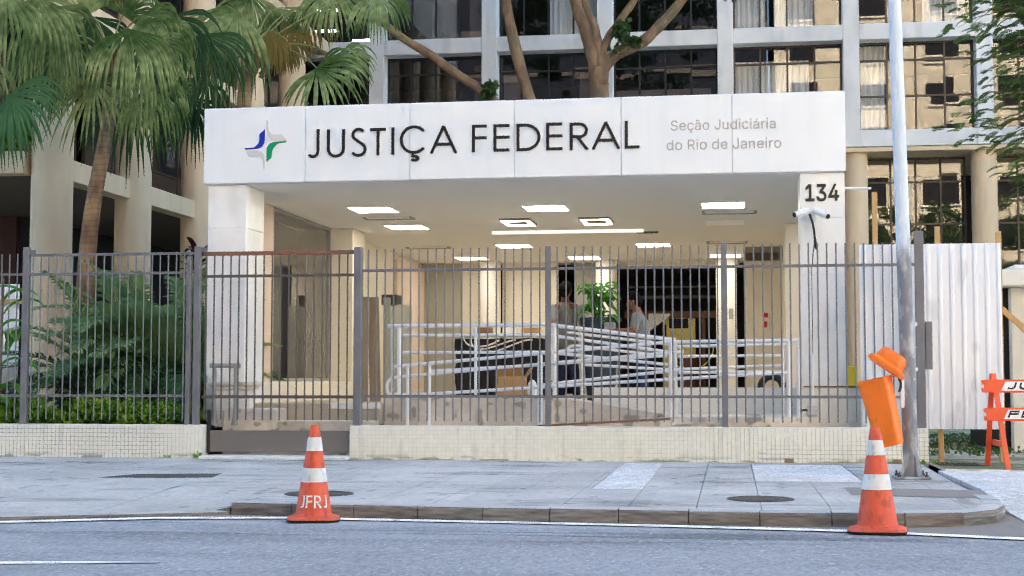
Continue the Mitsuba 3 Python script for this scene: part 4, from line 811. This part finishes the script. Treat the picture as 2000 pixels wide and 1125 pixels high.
# the low feathery palm behind the fence
def pinnate(base, az, el, L, curl, seed, n=46, ll=.30, WL=.0105):
    r = np.random.default_rng(seed); p = np.array(base, float); d = np.array([math.cos(az) * math.cos(el), math.sin(az) * math.cos(el), math.sin(el)]); V, F = [], []; K = 22; P_, D_ = [p.copy()], [d.copy()]
    for k in range(K):
        p = p + d * L / K; d = d + np.array([0, 0, -1]) * curl / K * (.4 + 1.3 * k / K); d /= np.linalg.norm(d); P_.append(p.copy()); D_.append(d.copy())
    P_, D_ = np.array(P_), np.array(D_)
    for i in range(n):
        u = .16 + .84 * i / n; f = u * K; k = min(int(f), K - 1); q = P_[k] + (P_[k + 1] - P_[k]) * (f - k); dd = D_[k]
        sd = np.cross(dd, [0, 0, 1]); sd /= np.linalg.norm(sd) + 1e-9; upv = np.cross(sd, dd)
        for s in (-1, 1):
            l = ll * math.sin(math.pi * min(1, .18 + u * .80)) ** .7 * r.uniform(.85, 1.1) + .03; e = dd * .55 + sd * s * .85 + upv * .18 + r.normal(0, .07, 3); e /= np.linalg.norm(e); m = q + e * l * .55; t = q + e * l + np.array([0, 0, -.22 * l]); w = np.cross(e, upv); w = w / (np.linalg.norm(w) + 1e-9) * WL
            b = len(V); V += [q - w * .5, q + w * .5, m + w, m - w, t]; F += [[b, b + 1, b + 2], [b, b + 2, b + 3], [b + 3, b + 2, b + 4]]
    return trimesh.Trimesh(np.array(V), np.array(F), process=False), P_
bp_ = thing('feather_palm', 'low dark feathery palm filling the bed behind the left fence', 'palm')
rb = np.random.default_rng(8)
for i in range(140):
    az = rb.uniform(0, 2 * math.pi); el = rb.uniform(.15, 1.4) ; L = (rb.uniform(1.8, 2.6) - .1 * (el > 1.0)) * (1 - .38 * max(0, math.cos(az)) * (el < 1.1)); base = (-8.2 + rb.uniform(-.8, .8), 20.1 + rb.uniform(-.35, .35), .5 + rb.uniform(0, .35))
    m, P_ = pinnate(base, az, el, L, rb.uniform(1.2, 2.3), 300 + i, n=46, ll=.38, WL=.021)
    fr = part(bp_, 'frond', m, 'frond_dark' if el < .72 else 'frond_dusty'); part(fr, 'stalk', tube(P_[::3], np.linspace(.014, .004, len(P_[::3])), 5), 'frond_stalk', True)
for i, (x, y) in enumerate(((-8.3, 20.0), (-8.0, 20.2), (-8.1, 19.9), (-7.7, 20.1), (-8.5, 20.3))): part(bp_, 'stem', tube([(x, y, .3), (x + .04 * (i - 2), y, 1.05)], [.09, .06], 10), 'palm_bark', True)
# ivy hedge, bright weeds, left-edge plant, red plant
iv = []
for i in range(150):
    c = np.array([rb.uniform(-11.5, -6.95), rb.uniform(17.95, 19.0), rb.uniform(.38, .62)]); s = rb.uniform(.10, .2); iv.append(leaf_cloud(rb, 55, (c - [s, s, s * .9], c + [s, s, s * .9]), .10))
solo('ivy_cover', cat(iv), 'ivy_leaf', 'bright green ivy ground cover behind the left wall', 'ground cover', kind='stuff')
def tuft(x, y, s, n, seed, label=None):
    r = np.random.default_rng(seed); return leaf_cloud(r, n, ((x - s, y - s * .4, .005), (x + s, y + s * .4, s * .9)), s * .7)
solo('weeds', cat([tuft(-6.98, 17.56, .045, 22, 1), tuft(-6.58, 17.55, .06, 34, 2)] + [tuft(x, 17.57, rb.uniform(.012, .03), 9, 40 + i) for i, x in enumerate(rb.uniform(-4.5, 2.2, 26))] + [tuft(2.18, 17.52, .05, 22, 91), tuft(2.3, 17.5, .045, 18, 92)]), 'ivy_leaf', 'small green weeds along the foot of the tiled walls', 'weeds', kind='stuff')
def blade(p, d, L, W, sag, n=10):
    p = np.array(p, float); d = np.array(d, float); d /= np.linalg.norm(d); V, F = [], []
    for k in range(n):
        u = k / (n - 1); w = W * math.sin(math.pi * min(1, .06 + u * .94)) ** .6 / 2; s = np.cross(d, [0, 0, 1]); s /= np.linalg.norm(s) + 1e-9; nn = np.cross(s, d)
        V += [p - s * w + nn * w * .35, p.copy(), p + s * w + nn * w * .35]; p = p + d * L / (n - 1); d = d + np.array([0, 0, -sag / n]); d /= np.linalg.norm(d)
    for k in range(n - 1):
        for j in (0, 1): b = k * 3 + j; F += [[b, b + 1, b + 4], [b, b + 4, b + 3]]
    return trimesh.Trimesh(np.array(V), np.array(F), process=False)
bl = thing('broad_leaf_plant', 'broad leaved green plant at the left edge behind the fence', 'plant')
for i in range(11): part(bl, 'leaf', blade((-9.75 + rb.uniform(-.15, .1), 18.5 + rb.uniform(-.1, .1), .5 + .17 * i), (rb.uniform(.1, 1), rb.uniform(-.6, .3), rb.uniform(.3, .9)), rb.uniform(.45, .7), .17, 2.2), 'plant_leaf', True)
part(bl, 'stem', tube([(-9.75, 18.5, .3), (-9.72, 18.5, 2.35)], [.03, .015], 8), 'bark', True)
P('red_leaf', (.07, .012, .02), .4)
rd = thing('red_leaf_plant', 'dark red leaved plant beside the left end of the portico', 'plant')
for i in range(22): a = rb.uniform(0, 6.28); part(rd, 'leaf', blade((-7.56, 20.0, 2.62 + rb.uniform(-.4, .2)), (math.cos(a), .5 * math.sin(a), rb.uniform(.5, 1.6)), rb.uniform(.35, .55), .09, 1.6), 'red_leaf', True)
part(rd, 'stem', tube([(-7.5, 20.0, .3), (-7.56, 20.0, 2.7)], [.03, .02], 8), 'bark', True)
solo('corrugated_sheet', corrugated(-11.4, -10.24, 20.0, .3, 2.375, pitch=.115), 'galvanised', 'corrugated metal sheet behind the fence at the left edge', 'metal sheet')
solo('timber_rail', bx(-11.4, -10.15, 19.93, 19.972, 2.08, 2.15, c=.004), 'pine_wood', 'reddish pine rail across the metal sheet at the left edge', 'wooden rail')
ph = thing('pipe_hoop', 'grey metal hoop frame beside the gate inside the fence', 'frame')
part(ph, 'top_tube', tube([(-6.62, 18.05, 1.16), (-6.22, 18.05, 1.16)], .03, 12), 'grey_plate', 40)
for x in (-6.56, -6.28): part(ph, 'leg', tube([(x, 18.05, .40), (x, 18.05, .55), (x, 18.05, 1.15)], [.05, .025, .025], 12), 'grey_plate', 40)
le = thing('stone_bench', 'weathered stone ledge against the left pillar', 'ledge'); part(le, 'slab', bx(-6.75, -6.08, 18.32, 18.56, .90, .955, c=.012), 'old_marble'); part(le, 'moulding', bx(-6.72, -6.13, 18.34, 18.56, .845, .899, c=.012), 'old_marble'); part(le, 'foot', bx(-6.68, -6.2, 18.36, 18.58, .36, .844, c=.01), 'light_stone')

# ------------------------------------------------------------ trees behind the portico and at the right edge
def limb(k, pts, r0, r1, nm='limb'): p = spline(pts, 26); return part(k, nm, tube(p + .012 * np.sin(np.arange(26)[:, None] * .9 + p[0]), np.linspace(r0, r1, 26) * .88 * (1 + .05 * np.sin(np.arange(26) * 1.7 + r0 * 40)), 14), 'bark', True)
def sprig(rng, c, s, n, size=.11):
    out = []
    for i in range(9):
        q = np.array(c) + rng.uniform(-1, 1, 3) * s * .75; h = s * rng.uniform(.28, .5); out.append(leaf_cloud(rng, n // 10, (q - h, q + h), size, .5)); out.append(tube([np.array(c), (np.array(c) + q) / 2 + [0, 0, .04], q], [.012, .008, .004], 5))
    return cat(out)
def crown(rng, c, R, n, per, size):
    out = []
    for i in range(n):
        u = rng.normal(size=3); u /= np.linalg.norm(u); q = np.array(c) + u * R * rng.uniform(.35, 1) ** .6; s = rng.uniform(.35, .75); out.append(leaf_cloud(rng, per, (q - [s, s, s * .6], q + [s, s, s * .6]), size, .3))
    return cat(out)
t1 = thing('shade_tree', 'forked brown tree rising behind the middle of the fascia', 'tree')
limb(t1, [(-3.17, 36, -.1), (-3.16, 36, 4), (-3.17, 36, 8.0), (-3.17, 36, 8.75)], .36, .27, 'trunk')
limb(t1, [(-3.22, 36, 8.2), (-3.30, 36, 8.8), (-3.44, 36, 9.44), (-3.66, 36, 10.1), (-3.8, 36, 11.4)], .20, .15); limb(t1, [(-3.15, 36.05, 8.5), (-3.17, 36, 9.0), (-3.24, 36, 9.57), (-3.44, 36.1, 10.1), (-3.5, 36.3, 11.2)], .15, .11)
limb(t1, [(-3.1, 35.95, 8.3), (-2.87, 35.9, 8.97), (-2.16, 35.8, 9.30), (-1.52, 35.7, 9.83), (-.6, 35.5, 10.7)], .19, .12); limb(t1, [(-3.1, 35.9, 8.75), (-2.86, 35.9, 9.6), (-2.42, 35.8, 10.18), (-2.1, 35.7, 11.0)], .13, .09)
part(t1, 'leaf_sprig', sprig(r2g, (-2.45, 35.6, 9.42), np.array([.36, .3, .33]), 330, .17), 'tree_leaf'); part(t1, 'leaf_sprig', sprig(r2g, (-.15, 35.4, 10.45), np.array([.55, .4, .25]), 260, .18), 'tree_leaf')
part(t1, 'crown', crown(r2g, (-2.5, 35.6, 13.6), 2.6, 60, 120, .2), 'tree_leaf')
t2 = thing('shade_tree', 'slim leaning tree with a long slanting branch left of the forked tree', 'tree')
limb(t2, [(-4.55, 36.4, -.1), (-4.7, 36.3, 5), (-4.92, 36, 8.0), (-5.18, 36, 8.85), (-5.40, 36, 9.77), (-5.6, 36, 11.0)], .24, .15, 'trunk')
limb(t2, [(-4.9, 36.1, 7.2), (-5.8, 36, 7.96), (-6.3, 36, 8.36), (-7.35, 36, 9.12), (-8.15, 36, 9.67), (-9.4, 36, 10.6)], .16, .10)
part(t2, 'leaf_sprig', sprig(r2g, (-5.95, 35.7, 8.15), np.array([.24, .25, .32]), 200, .16), 'tree_leaf'); part(t2, 'crown', crown(r2g, (-6.2, 36, 13.5), 2.0, 40, 110, .2), 'tree_leaf')
t3 = thing('feathery_tree', 'tree with fine feathery leaves reaching in from the right edge', 'tree')
limb(t3, [(6.3, 24.5, -.1), (6.2, 24.4, 3), (5.9, 24.2, 6), (5.6, 24, 9)], .16, .06, 'trunk')
rt = np.random.default_rng(21); tw = []
ENDS = [(3.95, 24, 6.75), (3.6, 23.6, 6.55), (4.3, 24.2, 6.9), (3.62, 23.8, 4.95), (4.1, 23.7, 5.35), (4.35, 23.6, 4.35), (4.2, 24.0, 4.75), (4.5, 24, 6.2), (4.4, 23.5, 5.7), (4.05, 24.1, 6.1), (4.7, 23.8, 6.7), (4.75, 23.9, 5.1), (4.7, 24.1, 4.1), (4.9, 23.8, 5.6), (4.6, 23.4, 7.3), (4.0, 23.9, 7.3)]
for i, e in enumerate(ENDS):
    s = np.array([5.85 + rt.uniform(-.1, .1), 24.15, e[2] + rt.uniform(-.2, .7)]); limb(t3, [s, (s + e) / 2 + [0, 0, .22], e], .022, .004, 'branch')
    for j in range(40):
        u = .30 + .75 * rt.random(); q = s + (np.array(e) - s) * min(u, 1) + [0, 0, .22 * math.sin(min(u, 1) * math.pi)] + rt.normal(0, .17, 3)
        m, _ = pinnate(q, rt.uniform(2.2, 4.4), rt.uniform(-.3, .45), rt.uniform(.2, .36), .9, 700 + i * 50 + j, n=15, ll=.075, WL=.011); tw.append(m)
part(t3, 'crown', cat(tw), 'feather_leaf', kind='stuff')
solo('grass', leaf_cloud(r2g, 4500, ((2.3, 19.6, -.01), (7, 27, .03)), .06, ell=False), 'tree_leaf', 'short rough grass on the ground behind the hoarding', 'grass', kind='stuff')

# ------------------------------------------------------------ people and things inside the hall
def hull_chain(bones, target=.03, smooth=8):
    M = None
    for (a, ra), (b, rb_) in bones:
        s = [m3.Manifold.sphere(r, 20).translate(tuple(map(float, p))) for p, r in ((a, ra), (b, rb_))]; h = m3.Manifold.batch_hull(s); M = h if M is None else M + h
    M = M.refine_to_length(target); q = M.to_mesh(); t = trimesh.Trimesh(np.array(q.vert_properties[:, :3]), np.array(q.tri_verts), process=True)
    trimesh.smoothing.filter_taubin(t, lamb=.5, nu=.52, iterations=smooth); return t
def person(label, J, look, skin, bald=0):
    """J: joints in metres; look: unit direction of the face"""
    k = thing('person', label, 'person'); J = {a: np.array(b, float) for a, b in J.items()}; J = {a: (b if a == 'toe' else np.array([b[0] * .93, b[1] - 1.6, b[2] - .10 * min(1, max(0, (b[2] - .76) / .6))])) for a, b in J.items()}; f = np.array(look, float); f /= np.linalg.norm(f); sdv = np.cross(f, [0, 0, 1]); sdv /= np.linalg.norm(sdv); upv = np.cross(sdv, f)
    hd = J['head']; B = [((hd + upv * .045, .088), (hd - upv * .03 + f * .012, .078)), ((hd - upv * .05 + f * .03, .052), (hd - upv * .085 + f * .045, .036)), ((hd + f * .092 - upv * .01, .013), (hd + f * .105 - upv * .035, .016)),
                         ((hd + f * .075 + sdv * .03 + upv * .012, .016), (hd + f * .075 - sdv * .03 + upv * .012, .016)), ((hd + f * .082 + sdv * .018 - upv * .062, .010), (hd + f * .082 - sdv * .018 - upv * .062, .010)), ((hd - upv * .05 - f * .01, .058), (J['neck'], .062))]
    for s in (-1, 1): B.append(((hd + sdv * s * .083 + upv * .012, .016), (hd + sdv * s * .086 - upv * .02 - f * .006, .013)))
    B += [((J['neck'], .062), (J['chest'], .12)), ((J['chest'], .12), (J['hips'], .12))]
    for s in ('l', 'r'):
        B += [((J['neck'] - [0, 0, .05], .06), (J['sh' + s], .062)), ((J['sh' + s], .058), (J['el' + s], .043)), ((J['el' + s], .041), (J['wr' + s], .027)), ((J['hips'], .11), (J['kn' + s], .06)), ((J['kn' + s], .06), (J['an' + s], .04)), ((J['an' + s], .04), (J['an' + s] + J['toe'] * .16 - [0, 0, .04], .03))]
        w = J['wr' + s]; a = w - J['el' + s]; a /= np.linalg.norm(a); c = np.cross(a, [0, 0, 1]); c /= np.linalg.norm(c) + 1e-9; dn = np.cross(a, c); dn = dn if dn[2] < 0 else -dn
        pm = w + a * .075; B.append(((w, .026), (pm, .03)))
        for i, (o, l) in enumerate(((-.03, .062), (-.01, .075), (.01, .07), (.028, .055))):
            q = pm + c * o + a * .02; m_ = q + a * l * .6 + dn * .012; B += [((q, .0095), (m_, .009)), ((m_, .009), (m_ + a * l * .4 + dn * .03, .0075))]
        q = w + a * .03 + c * .03; B += [((q, .011), (q + a * .04 + c * .03 + dn * .01, .0095))]
    part(k, 'body', hull_chain(B, .02, 5), skin, True)
    S = [((J['neck'] - [0, 0, .075], .085), (J['chest'], .145)), ((J['chest'], .150), (J['belly'], .150)), ((J['belly'], .150), (J['hips'] + [0, 0, .02], .150))]
    for s in ('l', 'r'):
        e = J['sh' + s] + (J['el' + s] - J['sh' + s]) * .72; S += [((J['chest'] + [0, 0, .06], .11), (J['sh' + s], .078)), ((J['sh' + s], .078), (e, .062))]
    part(k, 'shirt', hull_chain(S, .035, 8), 'grey_shirt', True, label='grey T-shirt')
    L = [((J['hips'] + [0, 0, .03], .135), (J['hips'] - [0, 0, .08], .13))]
    for s in ('l', 'r'):
        h = J['hips'] + (J['kn' + s] - J['hips']) * .12; L += [((h, .115), (J['kn' + s], .075)), ((J['kn' + s], .075), (J['an' + s] + [0, 0, .02], .058))]
    part(k, 'jeans', hull_chain(L, .035, 6), 'jeans', True, label='dark blue jeans')
    part(k, 'shoes', cat([hull_chain([((J['an' + s] - [0, 0, .03], .05), (J['an' + s] + J['toe'] * .15 - [0, 0, .045], .042))], .03, 3) for s in ('l', 'r')]), 'black_rubber', True)
    H = hull_chain([((hd + upv * .066 - f * .004, .098), (hd + upv * .015 - f * .036, .097)), ((hd + upv * .01 - f * .04, .09), (hd - f * .045 - upv * .05, .06))], .015, 2); part(k, 'hair', H, 'hair_black', True, label='short dark hair'); return k
person('man in grey T-shirt seen from behind, bending to a potted plant', dict(head=(-2.62, 23.32, 2.40), neck=(-2.64, 23.42, 2.26), chest=(-2.62, 23.5, 2.03), belly=(-2.60, 23.56, 1.78), hips=(-2.60, 23.58, 1.58), shl=(-2.82, 23.46, 2.14), shr=(-2.42, 23.46, 2.14), ell=(-2.80, 23.25, 1.90), elr=(-2.34, 23.30, 1.88),
        wrl=(-2.62, 23.02, 1.85), wrr=(-2.27, 23.08, 1.80), knl=(-2.70, 23.52, 1.15), knr=(-2.50, 23.50, 1.15), anl=(-2.72, 23.58, .755), anr=(-2.48, 23.58, .755), toe=(.1, .95, 0)), (.25, .95, -.25), 'skin_dark')
person('man in grey T-shirt in profile, reaching left to a potted plant', dict(head=(-1.52, 23.2, 2.23), neck=(-1.46, 23.2, 2.09), chest=(-1.43, 23.2, 1.88), belly=(-1.41, 23.2, 1.66), hips=(-1.40, 23.2, 1.50), shl=(-1.46, 23.02, 1.99), shr=(-1.44, 23.40, 1.99), ell=(-1.50, 22.93, 1.80), elr=(-1.58, 23.42, 1.78),
        wrl=(-1.76, 22.95, 1.80), wrr=(-1.82, 23.30, 1.80), knl=(-1.42, 23.1, 1.10), knr=(-1.38, 23.32, 1.10), anl=(-1.40, 23.1, .755), anr=(-1.34, 23.32, .755), toe=(-1, 0, 0)), (-1, -.08, -.08), 'skin')
pp = thing('potted_plant', 'leafy green plant in a dark tub between the two men', 'plant')
part(pp, 'tub', lathe([(0, .67), (.20, .67), (.29, 1.84), (.31, 1.85), (.31, 1.90), (.26, 1.90), (.24, 1.82), (0, 1.80)], 28, (-1.915, 21.75, 0)), 'pot_blue', 40)
for i in range(5): part(pp, 'stem', tube(spline([(-1.915, 21.75, 1.75), (-1.915 + rb.uniform(-.1, .15), 21.7, 2.1), (-1.915 + rb.uniform(-.3, .3), 21.65 + rb.uniform(-.15, .15), 2.35)], 8), .012, 6), 'plant_leaf', True)
for i in range(75): a = rb.uniform(0, 6.28); part(pp, 'leaf', blade((-1.915 + rb.uniform(-.17, .17), 21.62 + rb.uniform(-.18, .15), rb.uniform(1.9, 2.38)), (math.cos(a), .6 * math.sin(a) - .2, rb.uniform(-.1, .9)), rb.uniform(.17, .26), .10, 2.2), 'plant_leaf', True)
solo('radio_box', bx(-1.83, -1.66, 21.33, 21.45, 1.64, 1.82, c=.015), 'grey_plate', 'small grey box held by the man in profile', 'box')
tb = thing('tarp_stack', 'low stack of goods under a black sheet in the hall', 'stack')
tm = bx(-4.08, -2.80, 21.6, 22.4, .67, 1.60).subdivide_to_size(.07); v = tm.vertices; nz = meshkit.fbm(v * [5, 5, 1.2], 3, 4); v[:, 1] += (nz - .5) * .22 * np.clip((1.6 - v[:, 2]) / .3, 0, 1); v[:, 0] += (meshkit.fbm(v * 4 + 9, 3, 5) - .5) * .12; v[:, 2] += (meshkit.fbm(v * 3 + 3, 3, 6) - .5) * .06 * (v[:, 2] > 1.5); tm.vertices = v
part(tb, 'sheet', tm, 'black_cloth', True); part(tb, 'table_board', bx(-4.12, -2.78, 21.55, 22.45, 1.635, 1.675), 'light_stone')
for i in range(3): part(tb, 'rope', tube(spline([(-3.95 + i * .12, 21.5, 1.63), (-3.86 + i * .1, 21.45, 1.5 - .05 * i), (-3.70 + i * .22, 21.45, 1.47), (-3.4 + i * .25, 21.48, 1.57)], 12), .012, 6), 'light_stone', True)
for i, (x, w, h, m, l) in enumerate(((-3.72, .26, .10, 'brown_panel', 'reddish brown box on top of the covered stack'), (-3.3, .2, .12, 'white_paint', 'white box on top of the covered stack'), (-2.98, .22, .09, 'cardboard', 'brown box on top of the covered stack'))):
    solo('small_box', bx(x - w / 2, x + w / 2, 21.85, 22.1, 1.6755, 1.6755 + h, c=.006), m, l, 'box')
cb = thing('cardboard_box', 'open brown cardboard box on the hall floor', 'box')
cm = bx(-3.25, -2.87, 20.35, 20.65, .672, 1.03); part(cb, 'carton', cm, 'cardboard'); part(cb, 'flap', rot(bx(-.19, .19, -.004, .004, 0, .13), .5, [1, 0, 0]).apply_translation([-3.06, 20.35, 1.032]), 'cardboard_inside'); part(cb, 'flap', rot(bx(-.004, .004, -.15, .15, 0, .16), .55, [0, 1, 0]).apply_translation([-2.865, 20.5, 1.02]), 'cardboard_inside')
solo('crumpled_bag', trimesh.creation.icosphere(3, 1.0).apply_transform(np.diag([.075, .07, .15, 1])).apply_translation([-2.76, 20.4, .83]), 'white_paint', 'white crumpled bag beside the cardboard box', 'bag', smooth=True)
wt = trimesh.creation.torus(.12, .045, major_sections=28, minor_sections=12); rot(wt, math.pi / 2, [1, 0, 0]); wt.apply_translation([-2.62, 20.7, .835]); solo('rubber_wheel', wt, 'black_rubber', 'small black wheel right of the white bag', 'wheel', smooth=True)
wt = trimesh.creation.torus(.15, .05, major_sections=28, minor_sections=12); rot(wt, math.pi / 2, [1, 0, 0]); wt.apply_translation([.56, 20.6, .875]); solo('rubber_wheel', wt, 'black_rubber', 'black wheel on the floor below the red fire sign', 'wheel', smooth=True)
for i, (x0, x1, tp, m, l) in enumerate(((-5.30, -5.16, -.06, 'board_brown', 'brown board leaning by the hall pier, leftmost of three'), (-5.14, -4.98, -.13, 'board_brown', 'brown board leaning by the hall pier, middle of three'), (-4.96, -4.86, -.10, 'door_grey', 'grey green board leaning by the hall pier, rightmost of three'))):
    m_ = bx(x0, x1, 0, .03, 0, 1.52); v = m_.vertices; v[:, 0] += tp * v[:, 2] / 1.5; v[:, 1] += .25 * v[:, 2]; m_.vertices = v; m_.apply_translation([0, 20.45 + i * .1, .672]); solo('leaning_board', m_, m, l, 'board', 'boards leaning by the hall pier')
tc = thing('tool_cabinet', 'grey green steel cabinet behind the leaning boards', 'cabinet'); part(tc, 'carcass', bx(-6.14, -5.72, 25.5, 26.0, .672, 2.32, c=.01), 'door_grey'); part(tc, 'door', bx(-6.12, -5.935, 25.485, 25.499, .72, 2.28), 'door_grey'); part(tc, 'door', bx(-5.925, -5.74, 25.485, 25.499, .72, 2.28), 'door_grey'); part(tc, 'top_tray', bx(-6.16, -5.9, 25.46, 26.0, 2.321, 2.5), 'black_rubber')
# beyond the opening at the back: brown fascia, yellow kiosk, maroon barrel
lob = thing('lobby_counter', 'brown lobby counter band in the dark behind the hall', 'counter'); part(lob, 'band', bx(-2.45, -.3, 34.2, 34.4, 2.42, 2.58), 'brown_panel'); part(lob, 'post', bx(-.66, -.58, 34.2, 34.28, .67, 2.41), 'brown_panel'); part(lob, 'shelf', bx(-2.4, -.32, 35.5, 35.7, 2.95, 3.02), 'grey_plate'); part(lob, 'shelf', bx(-2.4, -.32, 35.3, 35.5, 3.2, 3.24), 'grey_plate')
yk = thing('yellow_booth', 'pale yellow booth with a dark window in the lobby', 'booth'); part(yk, 'wall', bx(-1.55, -.80, 33.9, 34.15, .67, 2.40, c=.01), 'yellow_paint'); part(yk, 'window', bx(-1.40, -.96, 33.885, 33.899, 2.17, 2.39), 'dark_void'); part(yk, 'slot', bx(-1.52, -1.46, 33.885, 33.899, 1.9, 2.25), 'dark_void')
pb = upright(ext(Polygon([(-1.86, 2.08), (-1.38, 2.44), (-1.36, 2.50), (-1.86, 2.50)]), .02), 0, 33.7, 0); solo('sloping_panel', pb, 'white_paint', 'white sloping panel left of the yellow booth', 'panel')
solo('maroon_drum', lathe([(0, .67), (.24, .67), (.25, 1.47), (0, 1.47)], 24, (-.95, 33.5, 0)), 'maroon_panel', 'maroon drum below the yellow booth', 'drum', smooth=40)
solo('yellow_hose', tube(spline([(-1.2, 33.1, 1.30), (-.8, 33.1, 1.22), (-.5, 33.1, 1.4), (-.38, 33.1, 1.7)], 14), .016, 6), 'yellow_paint', 'yellow hose hanging in front of the maroon drum', 'hose', smooth=True)
